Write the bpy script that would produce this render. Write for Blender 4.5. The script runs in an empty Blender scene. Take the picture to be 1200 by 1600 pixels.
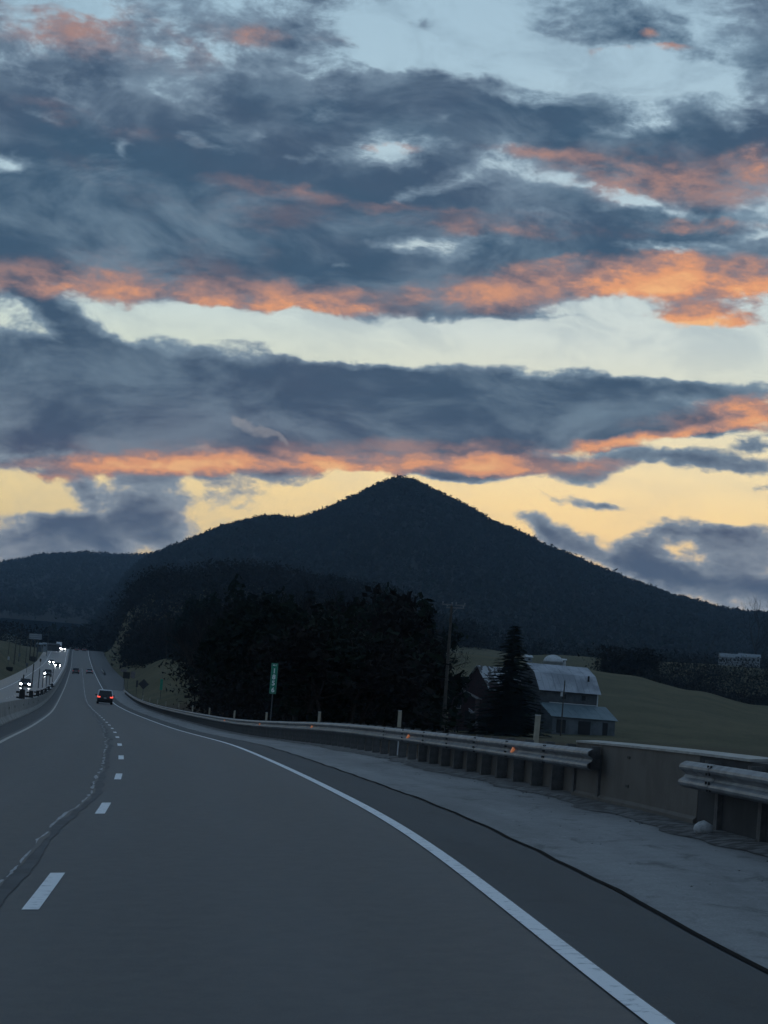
import bpy, bmesh, math, random
import numpy as np
from mathutils import Matrix, Vector
random.seed(7); rng = np.random.default_rng(7)
S = bpy.context.scene
COL = S.collection
R_ = math.radians

# ---------------------------------------------------------------- camera
F = 3400.0; ROLL = R_(4.4); PITCH = math.atan(302.7 / F)
fw = Vector((0, math.cos(PITCH), math.sin(PITCH))); ri = Vector((1, 0, 0)); up = ri.cross(fw)
c_, s_ = math.cos(ROLL), math.sin(ROLL)
r2 = c_ * ri + s_ * up; u2 = -s_ * ri + c_ * up
cam_d = bpy.data.cameras.new('camera'); cam = bpy.data.objects.new('camera', cam_d); COL.objects.link(cam)
cam.matrix_world = Matrix(((r2.x, u2.x, -fw.x, 0), (r2.y, u2.y, -fw.y, 0), (r2.z, u2.z, -fw.z, 0), (0, 0, 0, 1)))
cam_d.sensor_fit = 'VERTICAL'; cam_d.sensor_height = 36.0; cam_d.lens = F / 1600 * 36.0
cam_d.clip_start = 0.1; cam_d.clip_end = 30000
S.camera = cam
S.cycles.use_adaptive_sampling = True; S.cycles.adaptive_threshold = 0.03; S.cycles.max_bounces = 4; S.cycles.diffuse_bounces = 2; S.cycles.glossy_bounces = 2; S.cycles.volume_bounces = 1; S.cycles.transmission_bounces = 1
S.view_settings.view_transform = 'Standard'; S.view_settings.look = 'None'
S.view_settings.exposure = 0.0; S.view_settings.gamma = 1.0; S.view_settings.use_curve_mapping = False

def ray(px, py): return r2 * ((px - 600) / F) - u2 * ((py - 800) / F) + fw
def at(px, py, Y):
    d = ray(px, py); return d * (Y / d.y)
def azel(px, py):
    d = ray(px, py).normalized(); return math.degrees(math.atan2(d.x, d.y)), math.degrees(math.asin(d.z))
def hz(px): return 1080 + math.tan(ROLL) * (px - 300)      # picture row of the level horizon

# ---------------------------------------------------------------- node helper
class NT:
    def __init__(self, tree): self.t = tree; self.n = tree.nodes; self.l = tree.links
    def node(self, typ, **kw):
        n = self.n.new(typ)
        for k, v in kw.items(): setattr(n, k, v)
        return n
    def put(self, sock, v):
        if isinstance(v, bpy.types.NodeSocket): self.l.new(v, sock)
        elif v is not None: sock.default_value = v
    def math(self, op, a, b=None, c=None, clamp=False):
        n = self.node('ShaderNodeMath', operation=op, use_clamp=clamp)
        self.put(n.inputs[0], a); self.put(n.inputs[1], b)
        if c is not None: self.put(n.inputs[2], c)
        return n.outputs[0]
    def vmath(self, op, a, b=None, scale=None):
        n = self.node('ShaderNodeVectorMath', operation=op)
        self.put(n.inputs[0], a)
        if b is not None: self.put(n.inputs[1], b)
        if scale is not None: self.put(n.inputs['Scale'], scale)
        return n
    def noise(self, vec, scale, detail=4, rough=0.5, dist=0, out=0, lac=2.0):
        n = self.node('ShaderNodeTexNoise'); self.put(n.inputs['Vector'], vec)
        n.inputs['Scale'].default_value = scale; n.inputs['Detail'].default_value = detail
        n.inputs['Roughness'].default_value = rough; n.inputs['Distortion'].default_value = dist
        n.inputs['Lacunarity'].default_value = lac
        return n.outputs[out]
    def mapr(self, v, a, b, c=0., d=1., smooth=True):
        n = self.node('ShaderNodeMapRange', interpolation_type='SMOOTHSTEP' if smooth else 'LINEAR')
        self.put(n.inputs[0], v)
        for i, x in enumerate((a, b, c, d)): self.put(n.inputs[1 + i], x)
        return n.outputs[0]
    def mix(self, f, a, b, blend='MIX'):
        n = self.node('ShaderNodeMix', data_type='RGBA', blend_type=blend)
        self.put(n.inputs[0], f); self.put(n.inputs[6], a); self.put(n.inputs[7], b)
        return n.outputs[2]
    def ramp(self, v, stops):
        n = self.node('ShaderNodeValToRGB'); e = n.color_ramp.elements
        while len(e) < len(stops): e.new(0.5)
        for el, (p, c) in zip(e, stops): el.position = p; el.color = c
        self.put(n.inputs[0], v); return n.outputs[0]
def srgb(h, a=1.0):
    h = h.lstrip('#'); v = [int(h[i:i + 2], 16) / 255 for i in (0, 2, 4)]
    return tuple([(x / 12.92 if x <= .04045 else ((x + .055) / 1.055) ** 2.4) for x in v] + [a])

# ---------------------------------------------------------------- sky (world): dusk, broken cloud lit from below
W = bpy.data.worlds.new('World'); S.world = W; W.use_nodes = True
W.node_tree.nodes.clear(); N = NT(W.node_tree)
SKY_GAIN = 1.0
tc = N.node('ShaderNodeTexCoord'); D = tc.outputs['Generated']
sep = N.node('ShaderNodeSeparateXYZ'); N.put(sep.inputs[0], D)
az = N.math('MULTIPLY', N.math('ARCTAN2', sep.outputs[0], sep.outputs[1]), 57.2958)
el = N.math('MULTIPLY', N.math('ARCSINE', sep.outputs[2]), 57.2958)
cmb = N.node('ShaderNodeCombineXYZ'); N.put(cmb.inputs[0], az); N.put(cmb.inputs[1], el)
P0 = cmb.outputs[0]
# stretched direction for noise (clouds are flat layers seen from the side)
D2 = N.vmath('MULTIPLY', D, (1, 1, 2.3)).outputs[0]
D3 = N.vmath('MULTIPLY', D, (1, 1, 1.5)).outputs[0]
def centred(colr, amp): return N.vmath('MULTIPLY', N.vmath('SUBTRACT', colr, (.5, .5, .5)).outputs[0], amp).outputs[0]
w1 = centred(N.noise(D2, 9, 2, .5, out=1), (2.6, 1.1, 0))
w2 = centred(N.noise(D3, 34, 4, .6, out=1), (1.5, .8, 0))
P = N.vmath('ADD', N.vmath('ADD', P0, w1).outputs[0], w2).outputs[0]
PS = N.vmath('ADD', P0, centred(N.noise(D3, 60, 4, .6, out=1), (1.1, .6, 0))).outputs[0]
def blobs(lst, vec, start=0.0):
    acc = start
    for (cx, cy, rx, ry, ang, amp) in lst:
        a, e = azel(cx, cy); k = math.degrees(1 / F)
        m = N.node('ShaderNodeMapping', vector_type='TEXTURE'); N.put(m.inputs[0], vec)
        m.inputs['Location'].default_value = (a, e, 0)
        m.inputs['Rotation'].default_value = (0, 0, R_(ang + 4.4))
        m.inputs['Scale'].default_value = (rx * k * 1.25, ry * k * 1.25, 1)
        g = N.node('ShaderNodeTexGradient', gradient_type='SPHERICAL'); N.l.new(m.outputs[0], g.inputs[0])
        acc = N.math('MULTIPLY_ADD', g.outputs['Fac'], amp, acc)
    return acc
# (x, y, half width, half height, tilt, amount) of each cloud bank, as seen from the road
CLOUD = [(150, 90, 520, 150, 0, 1.3), (150, 300, 600, 170, 3, 1.9), (480, 330, 420, 130, -8, 1.3), (620, 175, 300, 60, -8, 1.1),
 (860, 205, 340, 70, -12, 1.5), (920, 45, 130, 45, 0, 1.5), (1190, 90, 170, 150, 70, 1.2), (1120, 250, 260, 80, -6, 1.2), (520, 30, 200, 60, 5, .7),
 (900, 340, 420, 55, -6, 1.6), (380, 390, 640, 80, -3, 1.3), (1020, 400, 340, 36, -4, 1.2), (250, 445, 480, 45, -3, 1.6),
 (620, 452, 260, 38, -3, 1.4), (860, 432, 220, 34, 3, 1.3), (1090, 440, 240, 42, -4, 1.7), (1095, 497, 110, 28, -3, 1.6),
 (545, 500, 50, 14, 0, 1.0), (940, 492, 50, 8, 0, .7), (400, 150, 70, 60, -60, .9),
 (230, 630, 560, 95, -2, 2.2), (700, 645, 460, 60, -3, 1.7), (560, 590, 130, 14, -4, .7), (40, 575, 230, 60, -4, 1.4), (95, 500, 160, 24, -32, 1.7), (900, 640, 380, 50, -3, 1.6),
 (1110, 602, 200, 22, -3, 1.4), (230, 685, 420, 56, 0, 1.7), (600, 705, 380, 36, -3, 1.4), (1060, 722, 220, 20, -2, 1.4), (1110, 655, 190, 18, 6, 1.1),
 (790, 728, 150, 26, -4, 1.3), (1185, 692, 50, 10, 0, .8), (40, 738, 120, 12, 0, .9),
 (130, 766, 60, 24, -15, 1.7), (262, 795, 90, 52, -35, 2.0), (180, 826, 90, 34, 0, 1.5), (60, 852, 150, 30, 5, 1.5), (385, 783, 80, 30, -8, 1.5),
 (462, 785, 34, 10, 10, .9), (230, 885, 300, 30, 0, .5), (930, 789, 80, 12, -5, 1.6), (870, 826, 92, 20, -25, 1.6), (1130, 838, 100, 30, -12, 1.7), (1010, 880, 150, 24, -14, 1.2),
 (1030, 848, 44, 18, 10, 1.2), (1185, 770, 40, 12, 0, 1.0), (1170, 905, 170, 40, -8, 1.5)]
GAPS = [(450, 240, 80, 12, -10, -.8), (300, 60, 80, 18, 10, -.5), (820, 160, 80, 12, -12, -.8), (930, 205, 60, 10, -10, -.8), (790, 92, 240, 42, -6, -1.5), (620, 90, 120, 30, 8, -.8), (300, 215, 120, 26, -20, -.7), (560, 150, 90, 20, 10, -.6), (860, 290, 100, 14, 4, -.9), (90, 195, 60, 14, -20, -.9), (960, 128, 150, 22, -4, -1.2), (470, 112, 140, 34, -15, -1.1), (560, 30, 120, 26, 10, -.5), (190, 235, 46, 24, -45, -1.5), (15, 250, 50, 16, 0, -1.6), (380, 195, 40, 20, 0, -1.2),
 (700, 292, 150, 20, 4, -1.2), (600, 305, 60, 18, 20, -.6), (1120, 150, 60, 40, -50, -.8), (700, 180, 60, 14, 10, -.7), (250, 150, 60, 16, -20, -.6), (600, 232, 110, 24, 0, -1.2), (660, 375, 130, 18, -6, -1.7), (1010, 322, 140, 12, -10, -1.3), (530, 408, 80, 12, 0, -1.5),
 (1030, 195, 70, 22, -20, -1.2), (1040, 378, 90, 10, 0, -1.1), (1170, 360, 50, 10, 0, -.8), (540, 560, 110, 12, -5, -1.0), (350, 605, 70, 8, 0, -.7),
 (760, 525, 600, 34, -3, -1.7), (900, 550, 400, 26, -3, -.6), (1050, 560, 300, 28, -2, -1.6), (330, 512, 140, 18, 4, -1.4), (520, 775, 240, 26, 6, -1.6), (740, 770, 160, 24, -8, -1.4), (1060, 775, 160, 34, 0, -1.6), (40, 785, 90, 30, 10, -1.4), (1120, 690, 120, 10, 4, -.9)]
GLOW = [(150, 190, 220, 22, -12, .22), (560, 60, 120, 16, 0, .18), (470, 300, 160, 14, -8, .3), (850, 240, 120, 10, -6, .3), (700, 330, 200, 12, -3, .25), (180, 45, 260, 60, -8, .33), (400, 55, 50, 22, 0, .36), (970, 84, 100, 9, 3, .9), (60, 60, 100, 50, 0, .15), (120, 432, 340, 44, -3, .50), (330, 380, 300, 50, -5, .18), (1000, 300, 200, 40, -5, .2), (300, 462, 360, 26, -3, .62), (480, 482, 160, 16, -3, .5), (640, 466, 220, 26, -3, .85), (860, 436, 220, 32, 4, 1.0), (1100, 436, 220, 42, -4, 1.35), (1060, 455, 180, 16, 0, .4),
 (1095, 502, 110, 26, 0, 1.35), (1110, 354, 110, 12, -5, .75), (1060, 272, 250, 48, -8, .40), (1185, 248, 50, 30, 0, .7), (620, 230, 50, 8, 0, .8), (800, 358, 240, 16, -3, .45),
 (420, 325, 300, 40, -10, .22), (560, 727, 400, 18, 0, 1.4), (250, 725, 240, 20, 2, 1.1), (800, 733, 170, 18, -4, 1.0), (1140, 638, 160, 20, 8, .85), (1010, 684, 210, 11, 8, 1.0), (30, 750, 90, 10, 0, 1.0), (330, 702, 380, 26, 0, .30),
 (700, 700, 260, 18, 0, .40), (120, 260, 160, 60, -20, .13), (1185, 655, 60, 24, 0, .7), (270, 800, 110, 50, 0, .12), (1010, 50, 20, 10, 0, .4)]
WISP = [(398, 668, 56, 10, -28, 1.2), (432, 685, 30, 5, -32, 1.2), (315, 703, 44, 8, -6, 1.0), (372, 655, 14, 7, 0, .8)]
n1 = N.noise(D2, 26, 8, .62, .35); n2 = N.noise(D2, 11, 6, .6, .2); n3 = N.noise(D3, 95, 5, .65, .3)
fb = N.math('ADD', N.math('ADD', N.math('MULTIPLY', N.math('SUBTRACT', n1, .5), N.mapr(el, 9.5, 12.5, 2.6, 3.6)), N.math('MULTIPLY', N.math('SUBTRACT', n2, .5), N.mapr(el, 9.5, 12.5, 1.2, 3.0))), N.math('MULTIPLY', N.math('SUBTRACT', n3, .5), 1.1))
# away from the part of the sky described above the same broken layers go on
dist = N.vmath('LENGTH', N.vmath('SUBTRACT', P0, (*azel(600, 480), 0)).outputs[0]).outputs['Value']
away = N.mapr(dist, 13, 20)
elsewhere = N.math('MULTIPLY', away, N.math('ADD', .25, N.math('MULTIPLY', N.math('SUBTRACT', n2, .40), 3.4)))
cov = N.math('ADD', N.math('ADD', blobs(CLOUD + GAPS, P), elsewhere), fb)
dens = N.mapr(cov, .05, .80)
thick = N.mapr(cov, .25, 1.55)
eln = N.math('DIVIDE', el, 40.0)
west = N.mapr(N.math('ABSOLUTE', az), 30, 120, 1., 0.)
clear_w = N.ramp(eln, [(0.0, srgb('#cdb27c')), (.09, srgb('#e6d39a')), (.138, srgb('#f8e4a8')), (.175, srgb('#ece6bc')), (.21, srgb('#d6e3d0')), (.25, srgb('#c8dedd')), (.33, srgb('#b3d0dc')), (.42, srgb('#a2c4d6')), (.60, srgb('#8caec6')), (1.0, srgb('#7292ad'))])
clear_e = N.ramp(eln, [(0.0, srgb('#66758c')), (.15, srgb('#7888a0')), (.35, srgb('#7e9ab4')), (1.0, srgb('#6f8faa'))])
clear = N.mix(west, clear_e, clear_w)
nis = N.node('ShaderNodeTexSky', sky_type='NISHITA'); nis.sun_disc = False
nis.sun_elevation = R_(0.5); nis.sun_rotation = R_(6); nis.dust_density = 1.5
clear = N.mix(.03, clear, nis.outputs[0], 'ADD')
# cloud body
nb = N.noise(D2, 16, 7, .62, .4)
lite = N.ramp(eln, [(0.05, srgb('#b8bcc0')), (.2, srgb('#8a9fae')), (.45, srgb('#8ba5b8')), (1.0, srgb('#7388a0'))])
dark = N.ramp(eln, [(0.05, srgb('#5d6b80')), (.14, srgb('#4b566b')), (.2, srgb('#43566b')), (.3, srgb('#3f5970')), (.45, srgb('#405b73')), (.7, srgb('#52677f')), (1.0, srgb('#566a82'))])
body = N.mix(N.math('MULTIPLY', thick, N.mapr(nb, .30, .60, .45, 1.0)), lite, dark)
body = N.mix(.28, body, N.mix(N.noise(D3, 70, 5, .65, .4), (.62, .62, .66, 1), (1.36, 1.36, 1.36, 1)), 'MULTIPLY')
body = N.mix(N.mapr(N.noise(D2, 7, 3, .5), .45, .62, 0, .16), body, srgb('#5c566a'))
# evening light on the undersides
gl = N.math('MULTIPLY', blobs(GLOW, PS), N.mapr(N.noise(D2, 30, 7, .62, .15), .34, .66, .38, 1.42))
gl2 = N.math('MULTIPLY', N.math('MULTIPLY', away, west), N.math('MULTIPLY', N.mapr(n2, .5, .7), N.mapr(el, 4, 20, .9, .1)))
gl = N.math('ADD', gl, gl2)
gl = N.math('MULTIPLY', gl, N.mapr(cov, .5, 2.2, 1.12, .72))
pink = N.mix(N.mapr(gl, .05, .62), body, srgb('#b08a80'))
warm = N.mix(N.mapr(gl, .42, 1.05), pink, srgb('#eda476'))
warm = N.mix(N.mapr(gl, .95, 1.7), warm, srgb('#ffc084'))
veil = N.math('MULTIPLY', N.mapr(N.noise(D2, 22, 7, .65, .6), .42, .68), N.mapr(el, 8.5, 12, .12, .55))
clear = N.mix(veil, clear, lite)
sky = N.mix(dens, clear, warm)
sky = N.mix(N.math('MULTIPLY', N.mapr(N.math('ADD', blobs(WISP, PS), N.math('MULTIPLY', N.math('SUBTRACT', n3, .5), 1.2)), .25, 1.1), .42), sky, srgb('#a9a4a4'))
low = N.mapr(el, -4, 0)
sky = N.mix(low, srgb('#39424e'), sky)
bg = N.node('ShaderNodeBackground'); N.put(bg.inputs[0], sky); bg.inputs[1].default_value = SKY_GAIN
wo = N.node('ShaderNodeOutputWorld'); N.l.new(bg.outputs[0], wo.inputs[0])
W.cycles.sampling_method = 'MANUAL'; W.cycles.sample_map_resolution = 512
# the sun has set behind the mountain: no direct light reaches the valley

# ---------------------------------------------------------------- materials
MATS = {}
def mat(name, col, rough=.7, col2=None, scale=3.0, detail=6, metal=0., bump=0., bscale=30., spec=None, emit=None, estr=0., coord='Object', thr=(.35, .65)):
    if name in MATS: return MATS[name]
    m = bpy.data.materials.new(name); m.use_nodes = True; m.node_tree.nodes.clear(); n = NT(m.node_tree)
    b = n.node('ShaderNodeBsdfPrincipled'); o = n.node('ShaderNodeOutputMaterial'); n.l.new(b.outputs[0], o.inputs[0])
    t = n.node('ShaderNodeTexCoord').outputs[coord]
    c = tuple(col) + (1,) if len(col) == 3 else col
    if col2 is not None:
        c2 = tuple(col2) + (1,) if len(col2) == 3 else col2
        n.put(b.inputs['Base Color'], n.mix(n.mapr(n.noise(t, scale, detail, .6, .3), *thr), c, c2))
    else: b.inputs['Base Color'].default_value = c
    b.inputs['Roughness'].default_value = rough; b.inputs['Metallic'].default_value = metal
    if spec is not None: b.inputs['Specular IOR Level'].default_value = spec
    if bump:
        bp = n.node('ShaderNodeBump'); bp.inputs['Strength'].default_value = bump; bp.inputs['Distance'].default_value = .02
        n.put(bp.inputs['Height'], n.noise(t, bscale, 5, .6)); n.l.new(bp.outputs[0], b.inputs['Normal'])
    if emit: b.inputs['Emission Color'].default_value = tuple(emit) + (1,); b.inputs['Emission Strength'].default_value = estr
    MATS[name] = m; return m

def road_mat(name, base, base2, rough, wheel=0.0, stain=0.):
    """UV: u = metres across, v = metres along"""
    m = bpy.data.materials.new(name); m.use_nodes = True; m.node_tree.nodes.clear(); n = NT(m.node_tree)
    b = n.node('ShaderNodeBsdfPrincipled'); o = n.node('ShaderNodeOutputMaterial'); n.l.new(b.outputs[0], o.inputs[0])
    uv = n.node('ShaderNodeUVMap').outputs[0]
    su = n.vmath('MULTIPLY', uv, (1, .10, 1)).outputs[0]
    big = n.noise(su, 1.1, 5, .55); mid = n.noise(n.vmath('MULTIPLY', uv, (1, .8, 1)).outputs[0], 5, 6, .65)
    fine = n.noise(uv, 60, 3, .7)
    f = n.math('ADD', n.math('MULTIPLY', big, .6), n.math('MULTIPLY', mid, .4))
    col = n.mix(n.mapr(f, .35, .65), base, base2)
    if wheel:
        s = n.node('ShaderNodeSeparateXYZ'); n.put(s.inputs[0], uv)
        ww = n.math('COSINE', n.math('MULTIPLY', n.math('SUBTRACT', s.outputs[0], .9), 2 * math.pi / 1.8))
        col = n.mix(n.math('MULTIPLY', n.mapr(ww, -1, 1), wheel), col, tuple(x * .72 for x in base[:3]) + (1,))
    if stain:
        st = n.noise(n.vmath('MULTIPLY', uv, (1, .35, 1)).outputs[0], 1.6, 8, .7, .8)
        col = n.mix(n.math('MULTIPLY', n.mapr(st, .52, .72), stain), col, tuple(x * .35 for x in base[:3]) + (1,))
    col = n.mix(.8, col, n.mix(n.noise(uv, 28, 2, .8), (.45, .45, .45, 1), (1.55, 1.55, 1.55, 1)), 'MULTIPLY')
    sp2 = n.noise(uv, 75, 1, .5); col = n.mix(n.mapr(sp2, .64, .74, 0, .8), col, tuple(min(1, x * 3.2) for x in base[:3]) + (1,))
    n.put(b.inputs['Base Color'], col)
    n.put(b.inputs['Roughness'], n.mapr(mid, .3, .7, rough - .02, rough + .03))
    bp = n.node('ShaderNodeBump'); bp.inputs['Strength'].default_value = .5; bp.inputs['Distance'].default_value = .006
    n.put(bp.inputs['Height'], fine); n.l.new(bp.outputs[0], b.inputs['Normal'])
    MATS[name] = m; return m
g3 = lambda v, t=(1, 1, 1): (v * t[0], v * t[1], v * t[2], 1)
COOL = (.86, 1.0, 1.16)
M_asph = road_mat('asphalt', g3(.027, COOL), g3(.038, COOL), .55, wheel=.45)
M_shld = road_mat('shoulder_asphalt', g3(.026, COOL), g3(.040, COOL), .7, stain=.5)
M_conc = road_mat('concrete_shoulder', g3(.16), g3(.26), .85, stain=.8)
M_onc = road_mat('oncoming_asphalt', g3(.050, COOL), g3(.062, COOL), .36)
M_paint = mat('white_road_paint', (.84, .85, .86), .6, (.40, .42, .44), 9, bump=.3, bscale=80, thr=(.52, .72))
M_oldp = mat('worn_paint', (.45, .47, .49), .7, (.22, .22, .23), 9)
M_tar = mat('crack_sealant', (.016, .017, .018), .5, (.03, .03, .03), 4)
M_patch = mat('joint_patch', (.085, .09, .098), .8, (.055, .058, .063), 1.2, thr=(.35, .65))

# ---------------------------------------------------------------- mesh builders
class MB:
    def __init__(s): s.v = []; s.f = []; s.mi = []; s.uv = None
    def add(s, vs, fs, mi=0):
        o = len(s.v); s.v += [tuple(v) for v in vs]; s.f += [tuple(i + o for i in f) for f in fs]; s.mi += [mi] * len(fs)
    def box(s, c, d, rot=None, mi=0, taper=1.0, bev=0.0):
        x, y, z = d[0] / 2, d[1] / 2, d[2] / 2
        vs = [Vector((sx * x * (taper if sz > 0 else 1), sy * y * (taper if sz > 0 else 1), sz * z)) for sx, sy, sz in
              ((-1, -1, -1), (1, -1, -1), (1, 1, -1), (-1, 1, -1), (-1, -1, 1), (1, -1, 1), (1, 1, 1), (-1, 1, 1))]
        if rot: vs = [rot @ v for v in vs]
        s.add([v + Vector(c) for v in vs], [(3, 2, 1, 0), (4, 5, 6, 7), (0, 1, 5, 4), (1, 2, 6, 5), (2, 3, 7, 6), (3, 0, 4, 7)], mi)
    def tube(s, pts, rad, n=6, mi=0, cap=True):
        pts = [Vector(p) for p in pts]; rad = [rad] * len(pts) if isinstance(rad, (int, float)) else rad
        rings = []
        for i, p in enumerate(pts):
            d = (pts[min(i + 1, len(pts) - 1)] - pts[max(i - 1, 0)]).normalized()
            a = d.orthogonal().normalized() if abs(d.z) < .99 else Vector((1, 0, 0)); a = (a - d * a.dot(d)).normalized(); b = d.cross(a)
            rings.append([p + (a * math.cos(t) + b * math.sin(t)) * rad[i] for t in [2 * math.pi * k / n for k in range(n)]])
        vs = [v for r in rings for v in r]; fs = []
        for i in range(len(pts) - 1):
            for k in range(n):
                fs.append((i * n + k, i * n + (k + 1) % n, (i + 1) * n + (k + 1) % n, (i + 1) * n + k))
        if cap: fs += [tuple(range(n - 1, -1, -1)), tuple((len(pts) - 1) * n + k for k in range(n))]
        s.add(vs, fs, mi)
    def prism(s, prof, a, b, mi=0):
        """prof: list of 3-D vectors relative; extruded from offset a to b"""
        n = len(prof); vs = [Vector(p) + Vector(a) for p in prof] + [Vector(p) + Vector(b) for p in prof]
        fs = [(k, (k + 1) % n, n + (k + 1) % n, n + k) for k in range(n)] + [tuple(range(n - 1, -1, -1)), tuple(range(n, 2 * n))]
        s.add(vs, fs, mi)
    def mesh(s, name, mats, smooth=False):
        me = bpy.data.meshes.new(name); me.from_pydata(s.v, [], s.f)
        for m in (mats if isinstance(mats, (list, tuple)) else [mats]): me.materials.append(m)
        if len(me.polygons): me.polygons.foreach_set('material_index', s.mi)
        if smooth and len(me.polygons): me.polygons.foreach_set('use_smooth', [True] * len(me.polygons))
        me.update(); return me
    def build(s, name, mats, parent=None, smooth=False, loc=None):
        o = bpy.data.objects.new(name, s.mesh(name, mats, smooth)); COL.objects.link(o)
        if parent is not None: o.parent = parent
        if loc is not None: o.location = loc
        return o
def tag(o, label=None, cat=None, group=None, kind=None):
    if label: o['label'] = label
    if cat: o['category'] = cat
    if group: o['group'] = group
    if kind: o['kind'] = kind
    return o
def empty(name, loc, rz=0., label=None, cat=None, group=None):
    o = bpy.data.objects.new(name, None); COL.objects.link(o); o.location = loc; o.rotation_euler = (0, 0, rz); o.empty_display_size = .3
    return tag(o, label, cat, group)
def link(name, me, parent=None, loc=(0, 0, 0), rot=(0, 0, 0), scale=(1, 1, 1)):
    o = bpy.data.objects.new(name, me); COL.objects.link(o); o.parent = parent; o.location = loc; o.rotation_euler = rot; o.scale = scale
    return o
def copy_tree(o, parent=None, loc=None, rz=None, label=None, scale=None):
    c = o.copy(); COL.objects.link(c); c.parent = parent
    if loc is not None: c.location = loc
    if rz is not None: c.rotation_euler = (0, 0, rz)
    if scale is not None: c.scale = scale
    if label: c['label'] = label
    for ch in o.children: copy_tree(ch, c)
    return c
def np_mesh(name, V, Fa, mats, mi=None, smooth=False):
    """V (n,3), Fa (m,k) uniform polygon size"""
    me = bpy.data.meshes.new(name); V = np.asarray(V, np.float32); Fa = np.asarray(Fa, np.int32); k = Fa.shape[1]
    me.vertices.add(len(V)); me.vertices.foreach_set('co', V.ravel())
    me.loops.add(Fa.size); me.loops.foreach_set('vertex_index', Fa.ravel())
    me.polygons.add(len(Fa)); me.polygons.foreach_set('loop_start', np.arange(0, Fa.size, k, dtype=np.int32))
    me.polygons.foreach_set('loop_total', np.full(len(Fa), k, dtype=np.int32))
    for m in (mats if isinstance(mats, (list, tuple)) else [mats]): me.materials.append(m)
    if mi is not None: me.polygons.foreach_set('material_index', np.asarray(mi, np.int32))
    if smooth: me.polygons.foreach_set('use_smooth', np.ones(len(Fa), bool))
    me.update(); me.validate(); return me

# ---------------------------------------------------------------- the road's line: heading and grade by station
KN = [0, 15, 30, 45, 60, 80, 110, 150, 200, 260, 350, 500, 700, 900, 1150, 1300, 1600]
HD = [-.0765, -.0765, -.0905, -.1065, -.1165, -.1215, -.1300, -.1335, -.1385, -.1370, -.1335, -.1340, -.1341, -.1370, -.1320, -.13, -.13]
GR = [-.004, .0035, -.0022, -.0030, -.0030, -.0060, -.0040, -.0060, .0015, .0035, .0130, .0177, .0215, .0352, .022, -.03, -.03]
st = np.arange(-20, 1601, 1.0)
GRF = [-.0166, .0125, -.0061, -.0024, .0003, -.0085, -.0060, -.0045, -.0020, .0012, .0120, .0177, .0203, .0352, .040, -.02, -.03]
HDF = [-.0792, -.0705, -.0913, -.1069, -.1179, -.1215, -.1300, -.1345, -.1375, -.1368, -.1330, -.1340, -.1341, -.1380, -.1295, -.13, -.13]
def sm(a, w):
    k = np.hanning(2 * w + 1); k /= k.sum(); return np.convolve(np.pad(a, w, mode='edge'), k, mode='valid')
_b = np.clip((st - 70) / 60, 0, 1)
hd = sm(np.interp(st, KN, HDF), 8) * (1 - _b) + sm(np.interp(st, KN, HDF), 45) * _b
gr = sm(np.interp(st, KN, GRF), 8) * (1 - _b) + sm(np.interp(st, KN, GRF), 45) * _b
gr[st > 1062] = np.interp(st[st > 1062], [1062, 1075, 1110, 1600], [.0378, .02, -.03, -.03])
bk = np.interp(st, [0, 45, 120, 1200], [.077, .077, 0, 0]); bk = sm(bk, 30)
i0 = 20
cx_ = np.concatenate([[0], np.cumsum(np.sin(hd[:-1]))]); cy_ = np.concatenate([[0], np.cumsum(np.cos(hd[:-1]))]); cz_ = np.concatenate([[0], np.cumsum(gr[:-1])])
cx_ = cx_ - cx_[i0] - 1.1762; cy_ = cy_ - cy_[i0]; cz_ = cz_ - cz_[i0] - 1.7112
def road(s, o=0.0, h=0.0):
    x = np.interp(s, st, cx_); y = np.interp(s, st, cy_); z = np.interp(s, st, cz_); a = np.interp(s, st, hd); b = np.interp(s, st, bk)
    return Vector((float(x + o * math.cos(a)), float(y - o * math.sin(a)), float(z + np.clip(o, -6, 9) * b + h)))
def road_dir(s): return float(np.interp(s, st, hd))
def stations(a, b):
    out = [a]; s = a
    while s < b:
        s += 1.0 if s < 60 else (2.0 if s < 200 else 8.0); out.append(min(s, b))
    return out
def strip(name, sec, s0, s1, m, parent=None, wob=None):
    """sec: list of (offset, height) across; swept along the road"""
    ss = stations(s0, s1); V = []; UV = []
    for s in ss:
        w = wob(s) if wob else 0
        for (o, h) in sec: V.append(road(s, o + w, h)); UV.append((o + w, s))
    k = len(sec); Fa = [(i * k + j, i * k + j + 1, (i + 1) * k + j + 1, (i + 1) * k + j) for i in range(len(ss) - 1) for j in range(k - 1)]
    me = np_mesh(name, V, Fa, m, smooth=True); uv = me.uv_layers.new(name='UVMap')
    idx = np.zeros(len(me.loops), np.int32); me.loops.foreach_get('vertex_index', idx)
    uv.data.foreach_set('uv', np.asarray(UV, np.float32)[idx].ravel())
    o = bpy.data.objects.new(name, me); COL.objects.link(o); o.parent = parent; return o

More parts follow.
